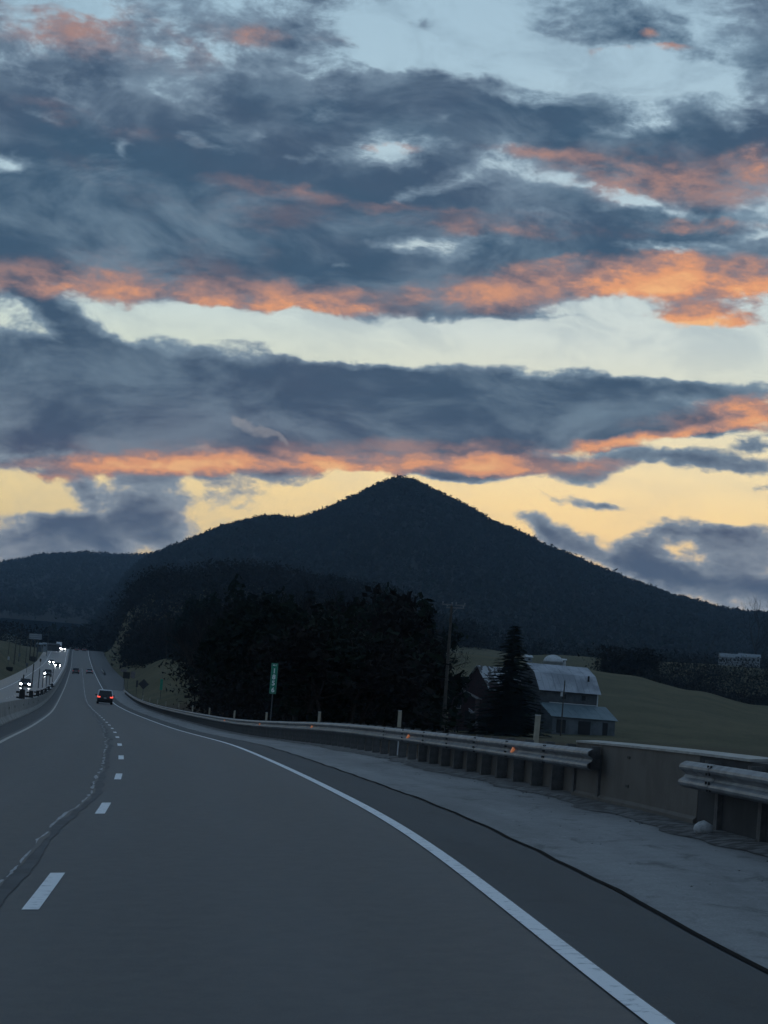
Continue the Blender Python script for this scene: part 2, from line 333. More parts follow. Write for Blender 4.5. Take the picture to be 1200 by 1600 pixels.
# ---------------------------------------------------------------- terrain
def vnoise(x, y, seed=0, octs=4, per=1.0):
    """numpy value noise, -1..1"""
    out = np.zeros_like(x, dtype=float); a = 1.0; tot = 0
    r = np.random.default_rng(seed); T = r.random((256, 256)) * 2 - 1
    for o in range(octs):
        xx = x / per * 2 ** o + 17.3 * o; yy = y / per * 2 ** o + 5.1 * o
        xi = np.floor(xx).astype(int); yi = np.floor(yy).astype(int); fx = xx - xi; fy = yy - yi
        fx = fx * fx * (3 - 2 * fx); fy = fy * fy * (3 - 2 * fy)
        g = lambda i, j: T[(xi + i) % 256, (yi + j) % 256]
        out += a * ((g(0, 0) * (1 - fx) + g(1, 0) * fx) * (1 - fy) + (g(0, 1) * (1 - fx) + g(1, 1) * fx) * fy); tot += a; a *= .5
    return out / tot
TC = np.array([-3000, -1500, -600, 0, 60, 130, 180, 260, 400, 600, 730, 900, 1000, 1100, 1200, 1500, 3000], float)
TR = np.array([0, 200, 340, 450, 600, 680, 780, 900, 1200, 1600, 2500, 9000], float)
TZ = np.array([
 [-2, -2, -2, -2, -2, -2, -2.5, -3, -3, -3.2, -3.2, -3.2, -3.2, -3.2, -3.2, -3.2, -3],
 [-1, -1, -1, -1, -2, -2, -2.5, -2.5, -2.5, -3, -3.2, -3.2, -3.2, -3.2, -3.2, -3.2, -3],
 [2, 2, 1.5, 1.2, -1, -1, .5, 1.5, -1, -2.4, -2.8, -2.3, -2.2, -2.2, -2.2, -2, -2],
 [5, 5, 4, 4.2, 0, 0, 3.4, 4.6, 2, 0, 4, 4.2, 4.2, 3.4, 2, 1, 1],
 [11, 11, 10, 8.6, 5, 3, 5.5, 8, 8, 11, 16.0, 14.6, 13.6, 11.0, 8.0, 2, 2],
 [12, 12, 11, 9.0, 7, 4, 6.5, 8, 8, 11, 15.0, 13.5, 11, 8, 5, 0, 0],
 [14, 14, 12, 10.5, 9.5, 7, 9, 10, 9, 11, 12, 12, 10, 8, 6, 2, 2],
 [16, 16, 15, 14.5, 13.6, 11, 16, 14, 14, 18, 22, 27, 27, 27.5, 27, 25, 20],
 [22, 22, 20, 18, 17, 15, 32, 54, 61, 55, 36, 30, 30, 30, 30, 30, 30],
 [30, 30, 30, 26, 22, 20, 30, 54, 64, 56, 38, 34, 34, 34, 34, 34, 34],
 [60, 60, 60, 50, 45, 45, 50, 60, 60, 60, 60, 60, 60, 60, 60, 60, 60],
 [90, 90, 90, 90, 90, 90, 90, 90, 90, 90, 90, 90, 90, 90, 90, 90, 90]], float)
def px_of_az(t):                              # t = x / y in level space -> picture column near the horizon
    return 600 + 3400 * t * 1.0
def terr(x, y):
    x = np.asarray(x, float); y = np.asarray(y, float); r = np.hypot(x, y)
    az_ = np.arctan2(x, y); u = 600 + 3400 * np.tan(np.clip(az_, -.7, .7))
    ci = np.clip(np.searchsorted(TC, u) - 1, 0, len(TC) - 2); fc = np.clip((u - TC[ci]) / (TC[ci + 1] - TC[ci]), 0, 1); fc = fc * fc * (3 - 2 * fc)
    rc = np.clip(np.searchsorted(TR, r) - 1, 0, len(TR) - 2); fr = np.clip((r - TR[rc]) / (TR[rc + 1] - TR[rc]), 0, 1); fr = fr * fr * (3 - 2 * fr) * .6 + fr * .4
    z = (TZ[rc, ci] * (1 - fc) + TZ[rc, ci + 1] * fc) * (1 - fr) + (TZ[rc + 1, ci] * (1 - fc) + TZ[rc + 1, ci + 1] * fc) * fr
    z = z + vnoise(x, y, 3, 4, 38.0) * np.clip(r / 500, .25, 1.3) * .75 + vnoise(x, y, 5, 3, 6.0) * .12
    # road corridor
    s = np.interp(y, cy_, st); rx = np.interp(s, st, cx_); rz = np.interp(s, st, cz_); rh = np.interp(s, st, hd); rb = np.interp(s, st, bk)
    o = (x - rx) * np.cos(rh)
    R_lim = np.interp(s, [0, 424, 600, 1600], [7.9, 8.0, 11.2, 11.2]); L_lim = -16.7
    zr = rz + np.clip(o, -6, 9) * rb - .12 - np.clip(r - 60, 0, 2000) * .0003
    e = np.where(o > 0, o - R_lim, L_lim - o)
    wd = np.interp(s, [0, 250, 340, 450, 1600], [14., 14., 12., 11., 14.])
    f = np.clip(e / wd, 0, 1); f = f * f * (3 - 2 * f)
    inside = (y > -60) & (y < 1560)
    return np.where(inside, np.where(e < 0, zr, zr * (1 - f) + z * f), z)
azs = np.concatenate([np.arange(-180, -26, 4.), np.arange(-26, 22, .09), np.arange(22, 180.1, 4.)])
rs = [2.5]
while rs[-1] < 9500:
    r = rs[-1]; rs.append(r * 1.05 if r < 230 else (r + 11 if r < 1250 else r * 1.05))
rs = np.array(rs); A, RR = np.meshgrid(np.radians(azs), rs)
X = RR * np.sin(A); Y = RR * np.cos(A); Z = terr(X, Y)
V = np.stack([X, Y, Z], -1).reshape(-1, 3); na = len(azs); nr = len(rs)
I, J = np.meshgrid(np.arange(nr - 1), np.arange(na - 1), indexing='ij'); q = (I * na + J).ravel()
Fa = np.stack([q, q + 1, q + na + 1, q + na], -1)[:, ::-1]
m = bpy.data.materials.new('winter_ground'); m.use_nodes = True; m.node_tree.nodes.clear(); n = NT(m.node_tree)
b = n.node('ShaderNodeBsdfPrincipled'); o_ = n.node('ShaderNodeOutputMaterial'); n.l.new(b.outputs[0], o_.inputs[0])
t = n.node('ShaderNodeTexCoord').outputs['Object']
gr_ = n.mix(n.mapr(n.noise(t, .035, 6, .6, .5), .38, .62), (.048, .048, .028, 1), (.098, .082, .048, 1))
gr_ = n.mix(n.mapr(n.noise(n.vmath('MULTIPLY', t, (1, .35, 1)).outputs[0], .25, 7, .7, .3), .5, .7), gr_, (.040, .036, .022, 1))
gr_ = n.mix(n.mapr(n.noise(t, 3.0, 4, .7), .3, .8), gr_, (.14, .13, .07, 1))
sp = n.node('ShaderNodeSeparateXYZ'); n.put(sp.inputs[0], t)
gr_ = n.mix(n.mapr(n.math('ADD', sp.outputs[1], n.math('MULTIPLY', n.noise(t, .02, 3), 120)), 300, 390), (.066, .046, .030, 1), gr_)     # bare brown verge near the road
n.put(b.inputs['Base Color'], gr_); b.inputs['Roughness'].default_value = .95; b.inputs['Specular IOR Level'].default_value = .15
bp = n.node('ShaderNodeBump'); bp.inputs['Strength'].default_value = .8; bp.inputs['Distance'].default_value = .25
n.put(bp.inputs['Height'], n.noise(t, 1.3, 6, .7)); n.l.new(bp.outputs[0], b.inputs['Normal'])
M_ground = m
tag(link('ground', np_mesh('ground', V, Fa, M_ground, smooth=True)), kind='structure')

# ---------------------------------------------------------------- mountains
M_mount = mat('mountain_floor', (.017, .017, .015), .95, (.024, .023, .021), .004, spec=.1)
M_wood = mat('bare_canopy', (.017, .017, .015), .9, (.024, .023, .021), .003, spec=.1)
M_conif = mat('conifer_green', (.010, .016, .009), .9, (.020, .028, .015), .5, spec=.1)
def mountain(name, ridge, rr, r0, z0, rb, seed, ntree, th):
    """ridge: list of picture points of the skyline; built at distance rr with a front slope down to r0 and a back slope"""
    ta = []; te = []
    for (px, py) in ridge:
        d = ray(px, py); ta.append(d.x / d.y); te.append(d.z / d.y)
    ta = np.array(ta); te = np.array(te)
    a = np.linspace(ta[0], ta[-1], 520); zr = np.interp(a, ta, te)
    zr = sm(zr, 5) if len(ridge) > 3 else zr
    rl = rr * (1 + .05 * vnoise(a * 20, a * 0, seed, 2, 1.0)); zr = zr * rl - th * .75
    zr += vnoise(a * 3400, a * 0, seed + 3, 4, 34.0) * 2.6
    t = np.linspace(0, 1.6, 90); AA, TT = np.meshgrid(a, t)
    Rr = np.where(TT < 1, r0 + (rl - r0) * TT, rl + (rb - rl) * (TT - 1) / .6)
    prof = np.where(TT < 1, TT ** 1.35 * .8 + .2 * TT, 1 - (np.clip(TT - 1, 0, 1) / .6) ** 1.3)
    sp_ = vnoise(AA * 3400, TT * 60, seed + 7, 4, 120.0) * np.sin(np.pi * np.clip(TT, 0, 1)) * .16 + vnoise(AA * 3400, TT * 200, seed + 9, 4, 40.0) * .03 * np.sin(np.pi * np.clip(TT, 0, 1))
    ZZ = z0 + (zr[None, :] - z0) * np.clip(prof * (1 + sp_), 0, 1.0)
    XX = AA * Rr; YY = Rr
    V = np.stack([XX, YY, ZZ], -1).reshape(-1, 3); w = len(a); h = len(t)
    I, J = np.meshgrid(np.arange(h - 1), np.arange(w - 1), indexing='ij'); q = (I * w + J).ravel()
    Fa = np.stack([q, q + 1, q + w + 1, q + w], -1)
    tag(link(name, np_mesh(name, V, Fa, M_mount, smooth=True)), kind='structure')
    # forest on it
    g = np.random.default_rng(seed + 20)
    nt = ntree; u = g.random(nt); v = np.where(g.random(nt) < .34, 1 - np.abs(g.normal(0, .02, nt)), g.random(nt) ** .6)
    fi = u * (w - 1); fj = np.clip(v / 1.6 * (h - 1), 0, h - 2)
    i1 = fi.astype(int); j1 = fj.astype(int); du = (fi - i1); dv = fj - j1; i1 = np.clip(i1, 0, w - 2)
    G = np.stack([XX, YY, ZZ], -1)
    Pp = (G[j1, i1] * (1 - du)[:, None] + G[j1, i1 + 1] * du[:, None]) * (1 - dv)[:, None] + (G[j1 + 1, i1] * (1 - du)[:, None] + G[j1 + 1, i1 + 1] * du[:, None]) * dv[:, None]
    H = th * g.uniform(.55, 1.15, nt); big = g.random(nt) < .05; H = np.where(big, H * 1.12, H); con = g.random(nt) < .12
    k = 16; c = g.normal(0, 1, (nt, k, 3)); c /= np.linalg.norm(c, axis=2)[:, :, None]; c *= g.uniform(.35, 1, (nt, k, 1))
    wid = np.where(con, .17, .34) * H; hh = c[:, :, 2] * .5 + .5
    shr = np.where(con[:, None], 1.15 - hh, 1.0)
    cen = np.stack([c[:, :, 0] * wid[:, None] * shr, c[:, :, 1] * wid[:, None] * shr, (.12 + .88 * hh) * H[:, None]], -1) + Pp[:, None, :]
    off = g.normal(0, 1, (nt, k, 3, 3)) * (H * .13)[:, None, None, None] * np.array([1, 1, 1.0])
    off *= np.where(con, .75, 1.0)[:, None, None, None]
    tri = (cen[:, :, None, :] + off).reshape(-1, 3)
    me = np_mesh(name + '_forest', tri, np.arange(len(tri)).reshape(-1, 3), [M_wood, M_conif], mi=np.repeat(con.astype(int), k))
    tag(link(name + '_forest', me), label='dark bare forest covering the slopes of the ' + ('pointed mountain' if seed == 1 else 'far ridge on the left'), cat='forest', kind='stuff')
mountain('mountain', [(60, 1060), (130, 990), (170, 935), (205, 890), (240, 866), (300, 843), (350, 820), (410, 807), (435, 807), (460, 812), (490, 803), (540, 783), (590, 757), (612, 749), (632, 746), (652, 751), (700, 776), (760, 808), (850, 850), (950, 892), (1050, 932), (1130, 950), (1200, 960), (1400, 990), (1900, 1040)],
         3200, 1500, 30, 4300, 1, 34000, 12.5)
mountain('far_mountain', [(-700, 850), (-400, 870), (-200, 868), (-80, 880), (0, 880), (30, 874), (60, 867), (100, 865), (130, 863), (180, 866), (240, 866), (300, 875), (420, 905), (700, 980)],
         5200, 2600, 70, 6500, 2, 14000, 16)

def n1d(s, per, seed=0): return float(vnoise(np.array([s * 1.0]), np.array([0.0]), seed, 4, per)[0])
# ---------------------------------------------------------------- road surfaces
SEND = 1560
hw = tag(strip('highway', [(-4.9, 0), (-3.6, 0), (-1.8, .012), (0, .02), (1.8, .012), (3.72, 0)], -12, SEND, M_asph), kind='structure')
tag(strip('shoulder', [(3.72, 0), (4.68, -.004)], -12, SEND, M_shld), kind='structure')
tag(strip('paved_verge', [(4.71, -.012), (6.4, -.02), (7.75, -.03), (7.95, -.3)], -12, 470, M_conc, wob=None), kind='structure')
ss = stations(424, SEND); V = []
for s in ss:
    wd_ = float(np.interp(s, [424, 600, 1600], [7.8, 11.0, 11.0])); V += [road(s, 4.71, -.006), road(s, wd_, -.02), road(s, wd_ + .3, -.5)]
tag(link('merge_lane', np_mesh('merge_lane', V, [(3 * i + j, 3 * i + j + 1, 3 * i + j + 4, 3 * i + j + 3) for i in range(len(ss) - 1) for j in range(2)], mat('merge_asphalt', (.045, .050, .056), .7, (.06, .064, .07), .2), smooth=True)), kind='structure')
tag(strip('left_shoulder', [(-5.0, .004), (-3.85, .004)], -12, SEND, M_shld), kind='structure')
onc = tag(strip('oncoming_roadway', [(-16.6, -.5), (-16.4, 0), (-13.0, .0), (-9.6, .02), (-6.0, .0), (-5.35, 0)], -12, SEND, M_onc), kind='structure')
# the tarred joint between shoulder and verge, ragged
M_joint = mat('joint_tar', (.008, .008, .009), .95, (.014, .014, .014), 3, spec=.05)
wj = lambda s: .05 * n1d(s, 2.0, 35) + .02 * n1d(s, .5, 36)
tag(strip('shoulder_joint', [(4.665, .003), (4.675, .004), (4.715, .004), (4.725, -.004)], -12, 300, M_joint, wob=wj), kind='structure')
# painted lines: parts of the roadway
ln = strip('edge_line', [(3.56, .010), (3.70, .007)], -12, SEND, M_paint, parent=hw); ln['label'] = 'white edge line on the right'
ln = strip('edge_line', [(-3.68, .010), (-3.54, .010)], -12, SEND, mat('yellow_edge_paint', (.48, .46, .42), .55, (.34, .33, .30), 1.5), parent=hw); ln['label'] = 'pale edge line on the left'
strip('edge_line', [(-13.15, .006), (-13.0, .006)], -12, SEND, M_paint, parent=onc)
strip('edge_line', [(-6.15, .006), (-6.0, .006)], -12, SEND, M_paint, parent=onc)
for k in range(60):
    s0 = 16.6 + 12.19 * k
    if s0 > 1050: break
    for own, o, e in ((hw, 0.0, .0245), (onc, -9.6, .025)):
        if own is onc and s0 < 250: continue
        ss = [s0 + 3.05 * i / 4 for i in range(5)]
        V = [road(s, o + w, e) for s in ss for w in (-.065 if o == 0 else -.06, .065)]
        me = np_mesh('lane_dash', V, [(2 * i, 2 * i + 1, 2 * i + 3, 2 * i + 2) for i in range(4)], M_paint)
        link('lane_dash', me, own)
# wandering longitudinal crack, sealed and patched, beside the lane dashes
def ribbon(name, pts, m, parent=None, mb=None):
    """pts: (s, centre offset, half width, height)"""
    V = []
    for (s, o, w, h) in pts: V += [road(s, o - w, h), road(s, o + w, h)]
    me = np_mesh(name, V, [(2 * i, 2 * i + 1, 2 * i + 3, 2 * i + 2) for i in range(len(pts) - 1)], m)
    return link(name, me, parent)
def crack_o(s): return -.36 + .16 * n1d(s, 5.0, 31) + .03 * n1d(s, .8, 37)
ss = np.arange(9, 330, .18)
ribbon('pavement_patch', [(s, crack_o(s) + .03, .05 + .09 * n1d(s, 3.0, 32), .0255) for s in ss], M_patch, hw)
ribbon('sealed_crack', [(s, crack_o(s) - .02, .016 + .03 * n1d(s, 1.5, 33), .0285) for s in ss], M_tar, hw)
rr_ = random.Random(4)
mb = MB()
s = 9.5
while s < 210:
    L_ = rr_.uniform(.4, 2.2); w = rr_.uniform(.02, .06); o = crack_o(s) - rr_.uniform(.03, .07); k = 7; vs = []
    for i in range(k): 
        sx = s + L_ * i / (k - 1); ww = w * math.sin(math.pi * (i + .3) / (k - .4)) * rr_.uniform(.4, 1.3)
        vs += [road(sx, crack_o(sx) - .035 - ww - w * .3, .0272), road(sx, crack_o(sx) - .03 + rr_.uniform(-.01, .012), .0272)]
    mb.add(vs, [(2 * i, 2 * i + 1, 2 * i + 3, 2 * i + 2) for i in range(k - 1)])
    s += L_ + rr_.uniform(.05, 1.0)
o = mb.build('worn_paint_flecks', M_oldp, hw); o['kind'] = 'stuff'
mb = MB()      # pale scuffs and thin cracks on the verge
for (s0_, o0_, s1_, o1_, w) in ((21.9, 5.75, 21.3, 6.05, .012), (16.9, 5.95, 16.7, 6.45, .010), (18.5, 5.4, 18.3, 5.6, .006)):
    mb.add([road(s0_ + (s1_ - s0_) * t + .02 * math.sin(t * 7) + sg * w * 1.6 * math.sin(math.pi * (t * .9 + .05)), o0_ + (o1_ - o0_) * t, -.004) for t in [i / 6 for i in range(7)] for sg in (-1, 1)], [(2 * i, 2 * i + 1, 2 * i + 3, 2 * i + 2) for i in range(6)])
o = mb.build('pale_scuff', mat('scuff', (.36, .37, .38), .8, (.2, .2, .21), 12)); tag(o, kind='structure')
# grit and clods along the foot of the barrier
M_grit = mat('dark_grit', (.03, .028, .026), .95, (.07, .065, .06), 8)
mb = MB()
for i in range(1100):
    s = 13 + 90 * rr_.random() ** 1.5; o = 7.35 - abs(rr_.gauss(0, .33)) if rr_.random() < .88 else rr_.uniform(4.9, 7.2)
    r = rr_.uniform(.004, .015) * (2.2 if o > 6.9 and rr_.random() < .15 else 1); p = road(s, o, -.02)
    e = [Vector((rr_.uniform(.6, 1.4) * a, rr_.uniform(.6, 1.4) * b_, c * .7 + .2)) * r for a, b_, c in ((1, 0, 0), (-1, 0, 0), (0, 1, 0), (0, -1, 0), (0, 0, 1), (0, 0, -1))]
    mb.add([p + v for v in e], [(0, 2, 4), (2, 1, 4), (1, 3, 4), (3, 0, 4), (2, 0, 5), (1, 2, 5), (3, 1, 5), (0, 3, 5)])
tag(mb.build('roadside_grit', M_grit), label='dark grit and clods along the foot of the guardrail', cat='gravel', kind='stuff')
mb = MB()     # silt band at the foot of the rail
ss = np.arange(12, 300, .35)
V = []
for s in ss:
    a_ = .34 + .42 * n1d(s, 2.2, 34)
    V += [road(s, 7.45 - .35 - a_, -.0245 + .01), road(s, 7.0, .015), road(s, 7.5, .02), road(s, 7.94, -.05)]
me = np_mesh('silt_band', V, [(4 * i + j, 4 * i + j + 1, 4 * i + j + 5, 4 * i + j + 4) for i in range(len(ss) - 1) for j in range(3)], mat('silt', (.045, .044, .043), .95, (.15, .15, .15), 5, thr=(.42, .62)), smooth=True)
tag(link('silt_band', me), kind='structure')

# ---------------------------------------------------------------- concrete parapet and guardrails
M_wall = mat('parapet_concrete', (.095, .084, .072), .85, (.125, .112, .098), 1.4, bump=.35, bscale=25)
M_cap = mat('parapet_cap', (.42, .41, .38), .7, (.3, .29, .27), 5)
M_galv = mat('galvanised_steel', (.13, .14, .15), .5, (.24, .25, .265), 2.6, metal=.35, thr=(.35, .65), bump=.15, bscale=6)
M_post = mat('post_face', (.10, .10, .10), .8, (.06, .06, .06), 9, bump=.5, bscale=60)
M_dark = mat('dark_mark', (.012, .012, .012), .7)
wall = empty('concrete_parapet', road(28.5, 7.35, 0), label='tan concrete wall block in the gap between the two guardrails', cat='concrete wall')
def sweep(mb, sec, s0, s1, step=1.0, mi=0):
    n = max(2, int((s1 - s0) / step) + 1); ss = np.linspace(s0, s1, n); k = len(sec); vs = [road(s, o, h) - ORG for s in ss for (o, h) in sec]
    fs = [(i * k + j, i * k + (j + 1) % k, (i + 1) * k + (j + 1) % k, (i + 1) * k + j) for i in range(n - 1) for j in range(k)]
    fs += [tuple(range(k - 1, -1, -1)), tuple((n - 1) * k + j for j in range(k))]
    mb.add(vs, [f[::-1] for f in fs], mi)
ORG = road(28.5, 7.35, 0)
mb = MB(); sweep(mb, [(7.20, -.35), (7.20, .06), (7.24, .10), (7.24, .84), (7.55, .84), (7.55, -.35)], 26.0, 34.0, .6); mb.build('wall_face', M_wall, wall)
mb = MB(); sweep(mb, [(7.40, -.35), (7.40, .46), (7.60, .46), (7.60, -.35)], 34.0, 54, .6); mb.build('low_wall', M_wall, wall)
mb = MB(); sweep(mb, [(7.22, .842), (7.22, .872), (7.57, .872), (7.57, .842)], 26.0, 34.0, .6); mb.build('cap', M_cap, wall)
dw = empty('shade_wall', road(22, 7.35, 0), label='wall painted dark as shade with pale cap behind the near guardrail', cat='concrete wall'); ORG = road(22, 7.35, 0)
mb = MB(); sweep(mb, [(7.24, -.35), (7.24, .84), (7.55, .84), (7.55, -.35)], 16, 25.97, .6); mb.build('wall_face', mat('painted_shade_wall', (.022, .024, .027), .9, (.04, .042, .045), 1.5), dw)  # near-black colour stands in for the shade behind the near rail
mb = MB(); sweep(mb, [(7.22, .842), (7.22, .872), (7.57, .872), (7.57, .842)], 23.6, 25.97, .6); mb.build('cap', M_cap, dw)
ORG = road(28.5, 7.35, 0)
for h in (.30, .70):
    p = road(30.1, 7.235, h) - ORG; mb = MB(); mb.box(p, (.012, .17, .035), Matrix.Rotation(-road_dir(30), 3, 'Z')); mb.build('bolt_slot', M_dark, wall)
# W-beam
WSEC = [(0, .158), (-.02, .150), (-.075, .118), (-.085, .09), (-.075, .062), (-.018, .03), (0, 0), (-.018, -.03), (-.075, -.062), (-.085, -.09), (-.075, -.118), (-.02, -.150), (0, -.158)]
WB = WSEC + [(o + .008, h) for o, h in reversed(WSEC)]
def guardrail(s0, s1, off, hgt, label, flare=0, refl=(), skew=0.0, group='guardrails beside the right shoulder'):
    global ORG
    root = empty('guardrail', road((s0 + min(s1, s0 + 20)) / 2, off, 0), label=label, cat='guardrail', group=group); ORG = root.location.copy()
    s = s0; k = 0; rj = random.Random(int(s0 * 10))
    while s < s1 - .05:
        e = min(s + 3.81, s1); mb = MB(); q = .004 * (k % 2); j0 = rj.uniform(-.003, .003)
        step = .5 if s < 60 else 1.9
        WBk = WB
        sweep(mb, [(off + o - q, hgt - .158 + h + j0) for o, h in WBk], s - (.0 if k == 0 else .14), e + .0, step)
        mb.build('rail_panel', M_galv, root, smooth=False)
        if s < 60 and k:
            for dz_ in (-.13, -.05, .05, .13):
                for ds in (-.03, -.17):
                    p_ = road(s + ds, off - (.078 if abs(dz_) < .1 else .062), hgt - .158 + dz_) - ORG; mb = MB(); mb.box(p_, (.02, .032, .032)); mb.build('splice_bolt', M_dark, root)
        s = e; k += 1
    yaw = -road_dir(s0)
    mp = MB(); mp.box((0, 0, .05), (.20, .15, 1.26)); me_p = mp.mesh('post', M_post)
    mp = MB(); mp.box((0, 0, 0), (.14, .15, .34)); me_b = mp.mesh('blockout', M_post)
    mp = MB(); mp.tube([(0, 0, 0), (-.035, 0, 0)], .02, 6); me_bolt = mp.mesh('bolt', M_dark)
    n = int((s1 - s0) / 1.905)
    for i in range(n + 1):
        s = s0 + .55 + 1.905 * i
        if s > s1: break
        ln_ = random.Random(i)
        pt = link('post', me_p, root, road(s, off + .30, -.0) - ORG, (R_(ln_.uniform(-1.2, 1.2)), R_(ln_.uniform(-1, 1)), -road_dir(s)))
        link('blockout', me_b, pt, (-.172, 0, hgt - .158))
        if s < 62: link('bolt', me_bolt, pt, (-.262, 0, hgt - .158))
    for s in refl:
        mb = MB(); mb.prism([(0, -.055, -.055), (0, .055, -.055), (0, .0, .06)], (-.035, 0, 0), (.0, 0, 0))
        o = mb.build('reflector', M_amber, root); o.location = road(s, off - .03, hgt - .158) - ORG; o.rotation_euler = (0, 0, -road_dir(s) - R_(62))
    return root
M_amber = mat('amber_reflector_glow', (.85, .30, .12), .25, emit=(1.0, .35, .16), estr=.2)  # reflectors emit faintly, standing in for light they would send back
guardrail(31.5, 394, 7.0, .79, 'long galvanised guardrail curving away beside the right shoulder into the distance', flare=1, refl=[38.4, 53.3, 79, 104, 130])
guardrail(-10, 25.6, 6.98, .79, 'near guardrail at the right edge of the picture in front of the concrete wall', refl=())
guardrail(628, 700, 4.95 + 1.2, .79, 'short far guardrail at the gore of the merging lane', group='guardrails beside the right shoulder')
# pale lump at the foot of the near rail
bm = bmesh.new(); bmesh.ops.create_icosphere(bm, subdivisions=2, radius=1)
for v in bm.verts: v.co *= 1 + .13 * math.sin(v.co.x * 4 + v.co.y * 3 + 1) + .08 * math.sin(v.co.z * 7)
for v in bm.verts: v.co = Vector((v.co.x * .13, v.co.y * .09, v.co.z * .085))
me = bpy.data.meshes.new('pale_stone'); bm.to_mesh(me); bm.free(); me.materials.append(mat('pale_stone', (.50, .50, .50), .8, (.35, .35, .35), 20))
for p in me.polygons: p.use_smooth = True
tag(link('pale_stone', me, None, road(24.35, 6.93, .06), (0, 0, .3)), label='pale rounded lump lying under the near guardrail at the right edge', cat='stone')

# ---------------------------------------------------------------- delineators
M_del = mat('delineator_tan', (.40, .36, .28), .6, (.30, .27, .21), 5)
M_delw = mat('delineator_white', (.50, .51, .52), .5)
mb = MB(); sec = [(.055 * math.cos(t), .022 * math.sin(t)) for t in [2 * math.pi * i / 12 for i in range(12)]]
mb.prism([(x, y, 0) for x, y in sec], (0, 0, .62), (0, 0, 1.22)); me_a = mb.mesh('post_top', M_del)
mb = MB(); mb.prism([(x * .98, y * .98, 0) for x, y in sec], (0, 0, -.6), (0, 0, .62)); me_b = mb.mesh('post_base', M_delw)
mb = MB(); mb.prism([(x * 1.06, y * 1.12, 0) for x, y in sec], (0, 0, 1.218), (0, 0, 1.235)); me_c = mb.mesh('post_cap', M_delw)
where = ['in front of the grey barn', 'right of the tall spruce foot', 'first right of the mile sign', 'beside the mile sign foot', 'fifth nearest', 'sixth nearest', 'seventh nearest', 'eighth nearest', 'ninth nearest', 'tenth nearest', 'eleventh nearest', 'farthest one']
for k, s in enumerate((42, 63, 87, 113, 137, 162, 185, 208, 236, 258, 284, 312)):
    rt = empty('delineator_post', road(s, 8.0, 0), -road_dir(s), 'tan and white delineator post behind the guardrail, ' + where[k], 'delineator', 'delineator posts behind the guardrail')
    rt.rotation_euler = (0, R_([1.0, -1, .5, -.6][k % 4]), -road_dir(s))
    if s < 200:
        link('post_top', me_a, rt); link('post_base', me_b, rt); link('post_cap', me_c, rt)
    else:
        link('post_top', me_a, rt); link('post_base', me_b, rt)

# ---------------------------------------------------------------- median barrier
M_bar = mat('barrier_concrete', (.20, .195, .185), .85, (.29, .285, .27), .9, bump=.3, bscale=12)
med = empty('median_barrier', road(0, -5.15, 0), label='long pale concrete median barrier between the two roadways', cat='concrete barrier'); ORG = med.location.copy()
sec = [(-4.83, -.3), (-4.83, .07), (-5.0, .30), (-5.08, .95), (-5.24, .95), (-5.32, .30), (-5.47, .07), (-5.47, -.3)]
s = -10; 
while s < 1540:
    L_ = 12 if s < 200 else 40; mb = MB(); sweep(mb, sec, s + .02, s + L_ - .02, 1.5 if s < 200 else 8); mb.build('barrier_segment', M_bar, med); s += L_
mb = MB(); mb.box((0, 0, 0), (.03, .14, .12)); me_m = mb.mesh('dark_plate', M_dark)
for s in (97, 109, 118, 136, 150, 170, 195, 222, 250): link('dark_plate', me_m, med, road(s, -5.04, .62) - ORG, (0, 0, -road_dir(s)))
# bracket-mounted median markers
M_blk = mat('black_rubber', (.012, .012, .013), .7); M_pole = mat('dark_pole', (.03, .03, .032), .6)
mb = MB(); mb.box((0, 0, .25), (.30, .12, .46), taper=.85); mb.box((-.22, 0, .34), (.16, .05, .10)); mb.box((.22, 0, .16), (.14, .05, .10)); mb.box((-.20, 0, .08), (.14, .05, .08)); me1 = mb.mesh('bracket', M_blk)
mb = MB(); mb.tube([(0, 0, .3), (0, 0, 1.0)], .035, 6); me2 = mb.mesh('pole', M_pole)
mb = MB(); mb.box((0, .04, 1.0), (.13, .03, .22)); me3 = mb.mesh('reflector', mat('dull_reflector', (.2, .2, .2), .5))
mws = ['nearest and largest', 'second nearest', 'third nearest', 'fourth nearest', 'fifth nearest', 'sixth nearest', 'seventh nearest']
for k, (px, sc) in enumerate(((34, 1.25), (48, 1.15), (58.5, 1.1), (65, 1.15), (71, 1.2), (76, 1.25), (82, 1.3))):
    bs, bd = 120, 1e9
    for s in np.arange(110, 340, 1.0):
        p = road(s, -5.16, .95); d = p; z = d.dot(fw); x = 600 + F * d.dot(r2) / z
        if abs(x - px) < bd: bd = abs(x - px); bs = s
    rt = empty('median_marker', road(bs, -5.16, .95), -road_dir(bs), 'thin dark pole with black bracket on the median barrier, ' + mws[k], 'marker post', 'marker posts on the median barrier')
    link('bracket', me1, rt, scale=(sc, sc, sc)); link('pole', me2, rt, scale=(sc, sc, sc * (2.2 if k else 1.2)))

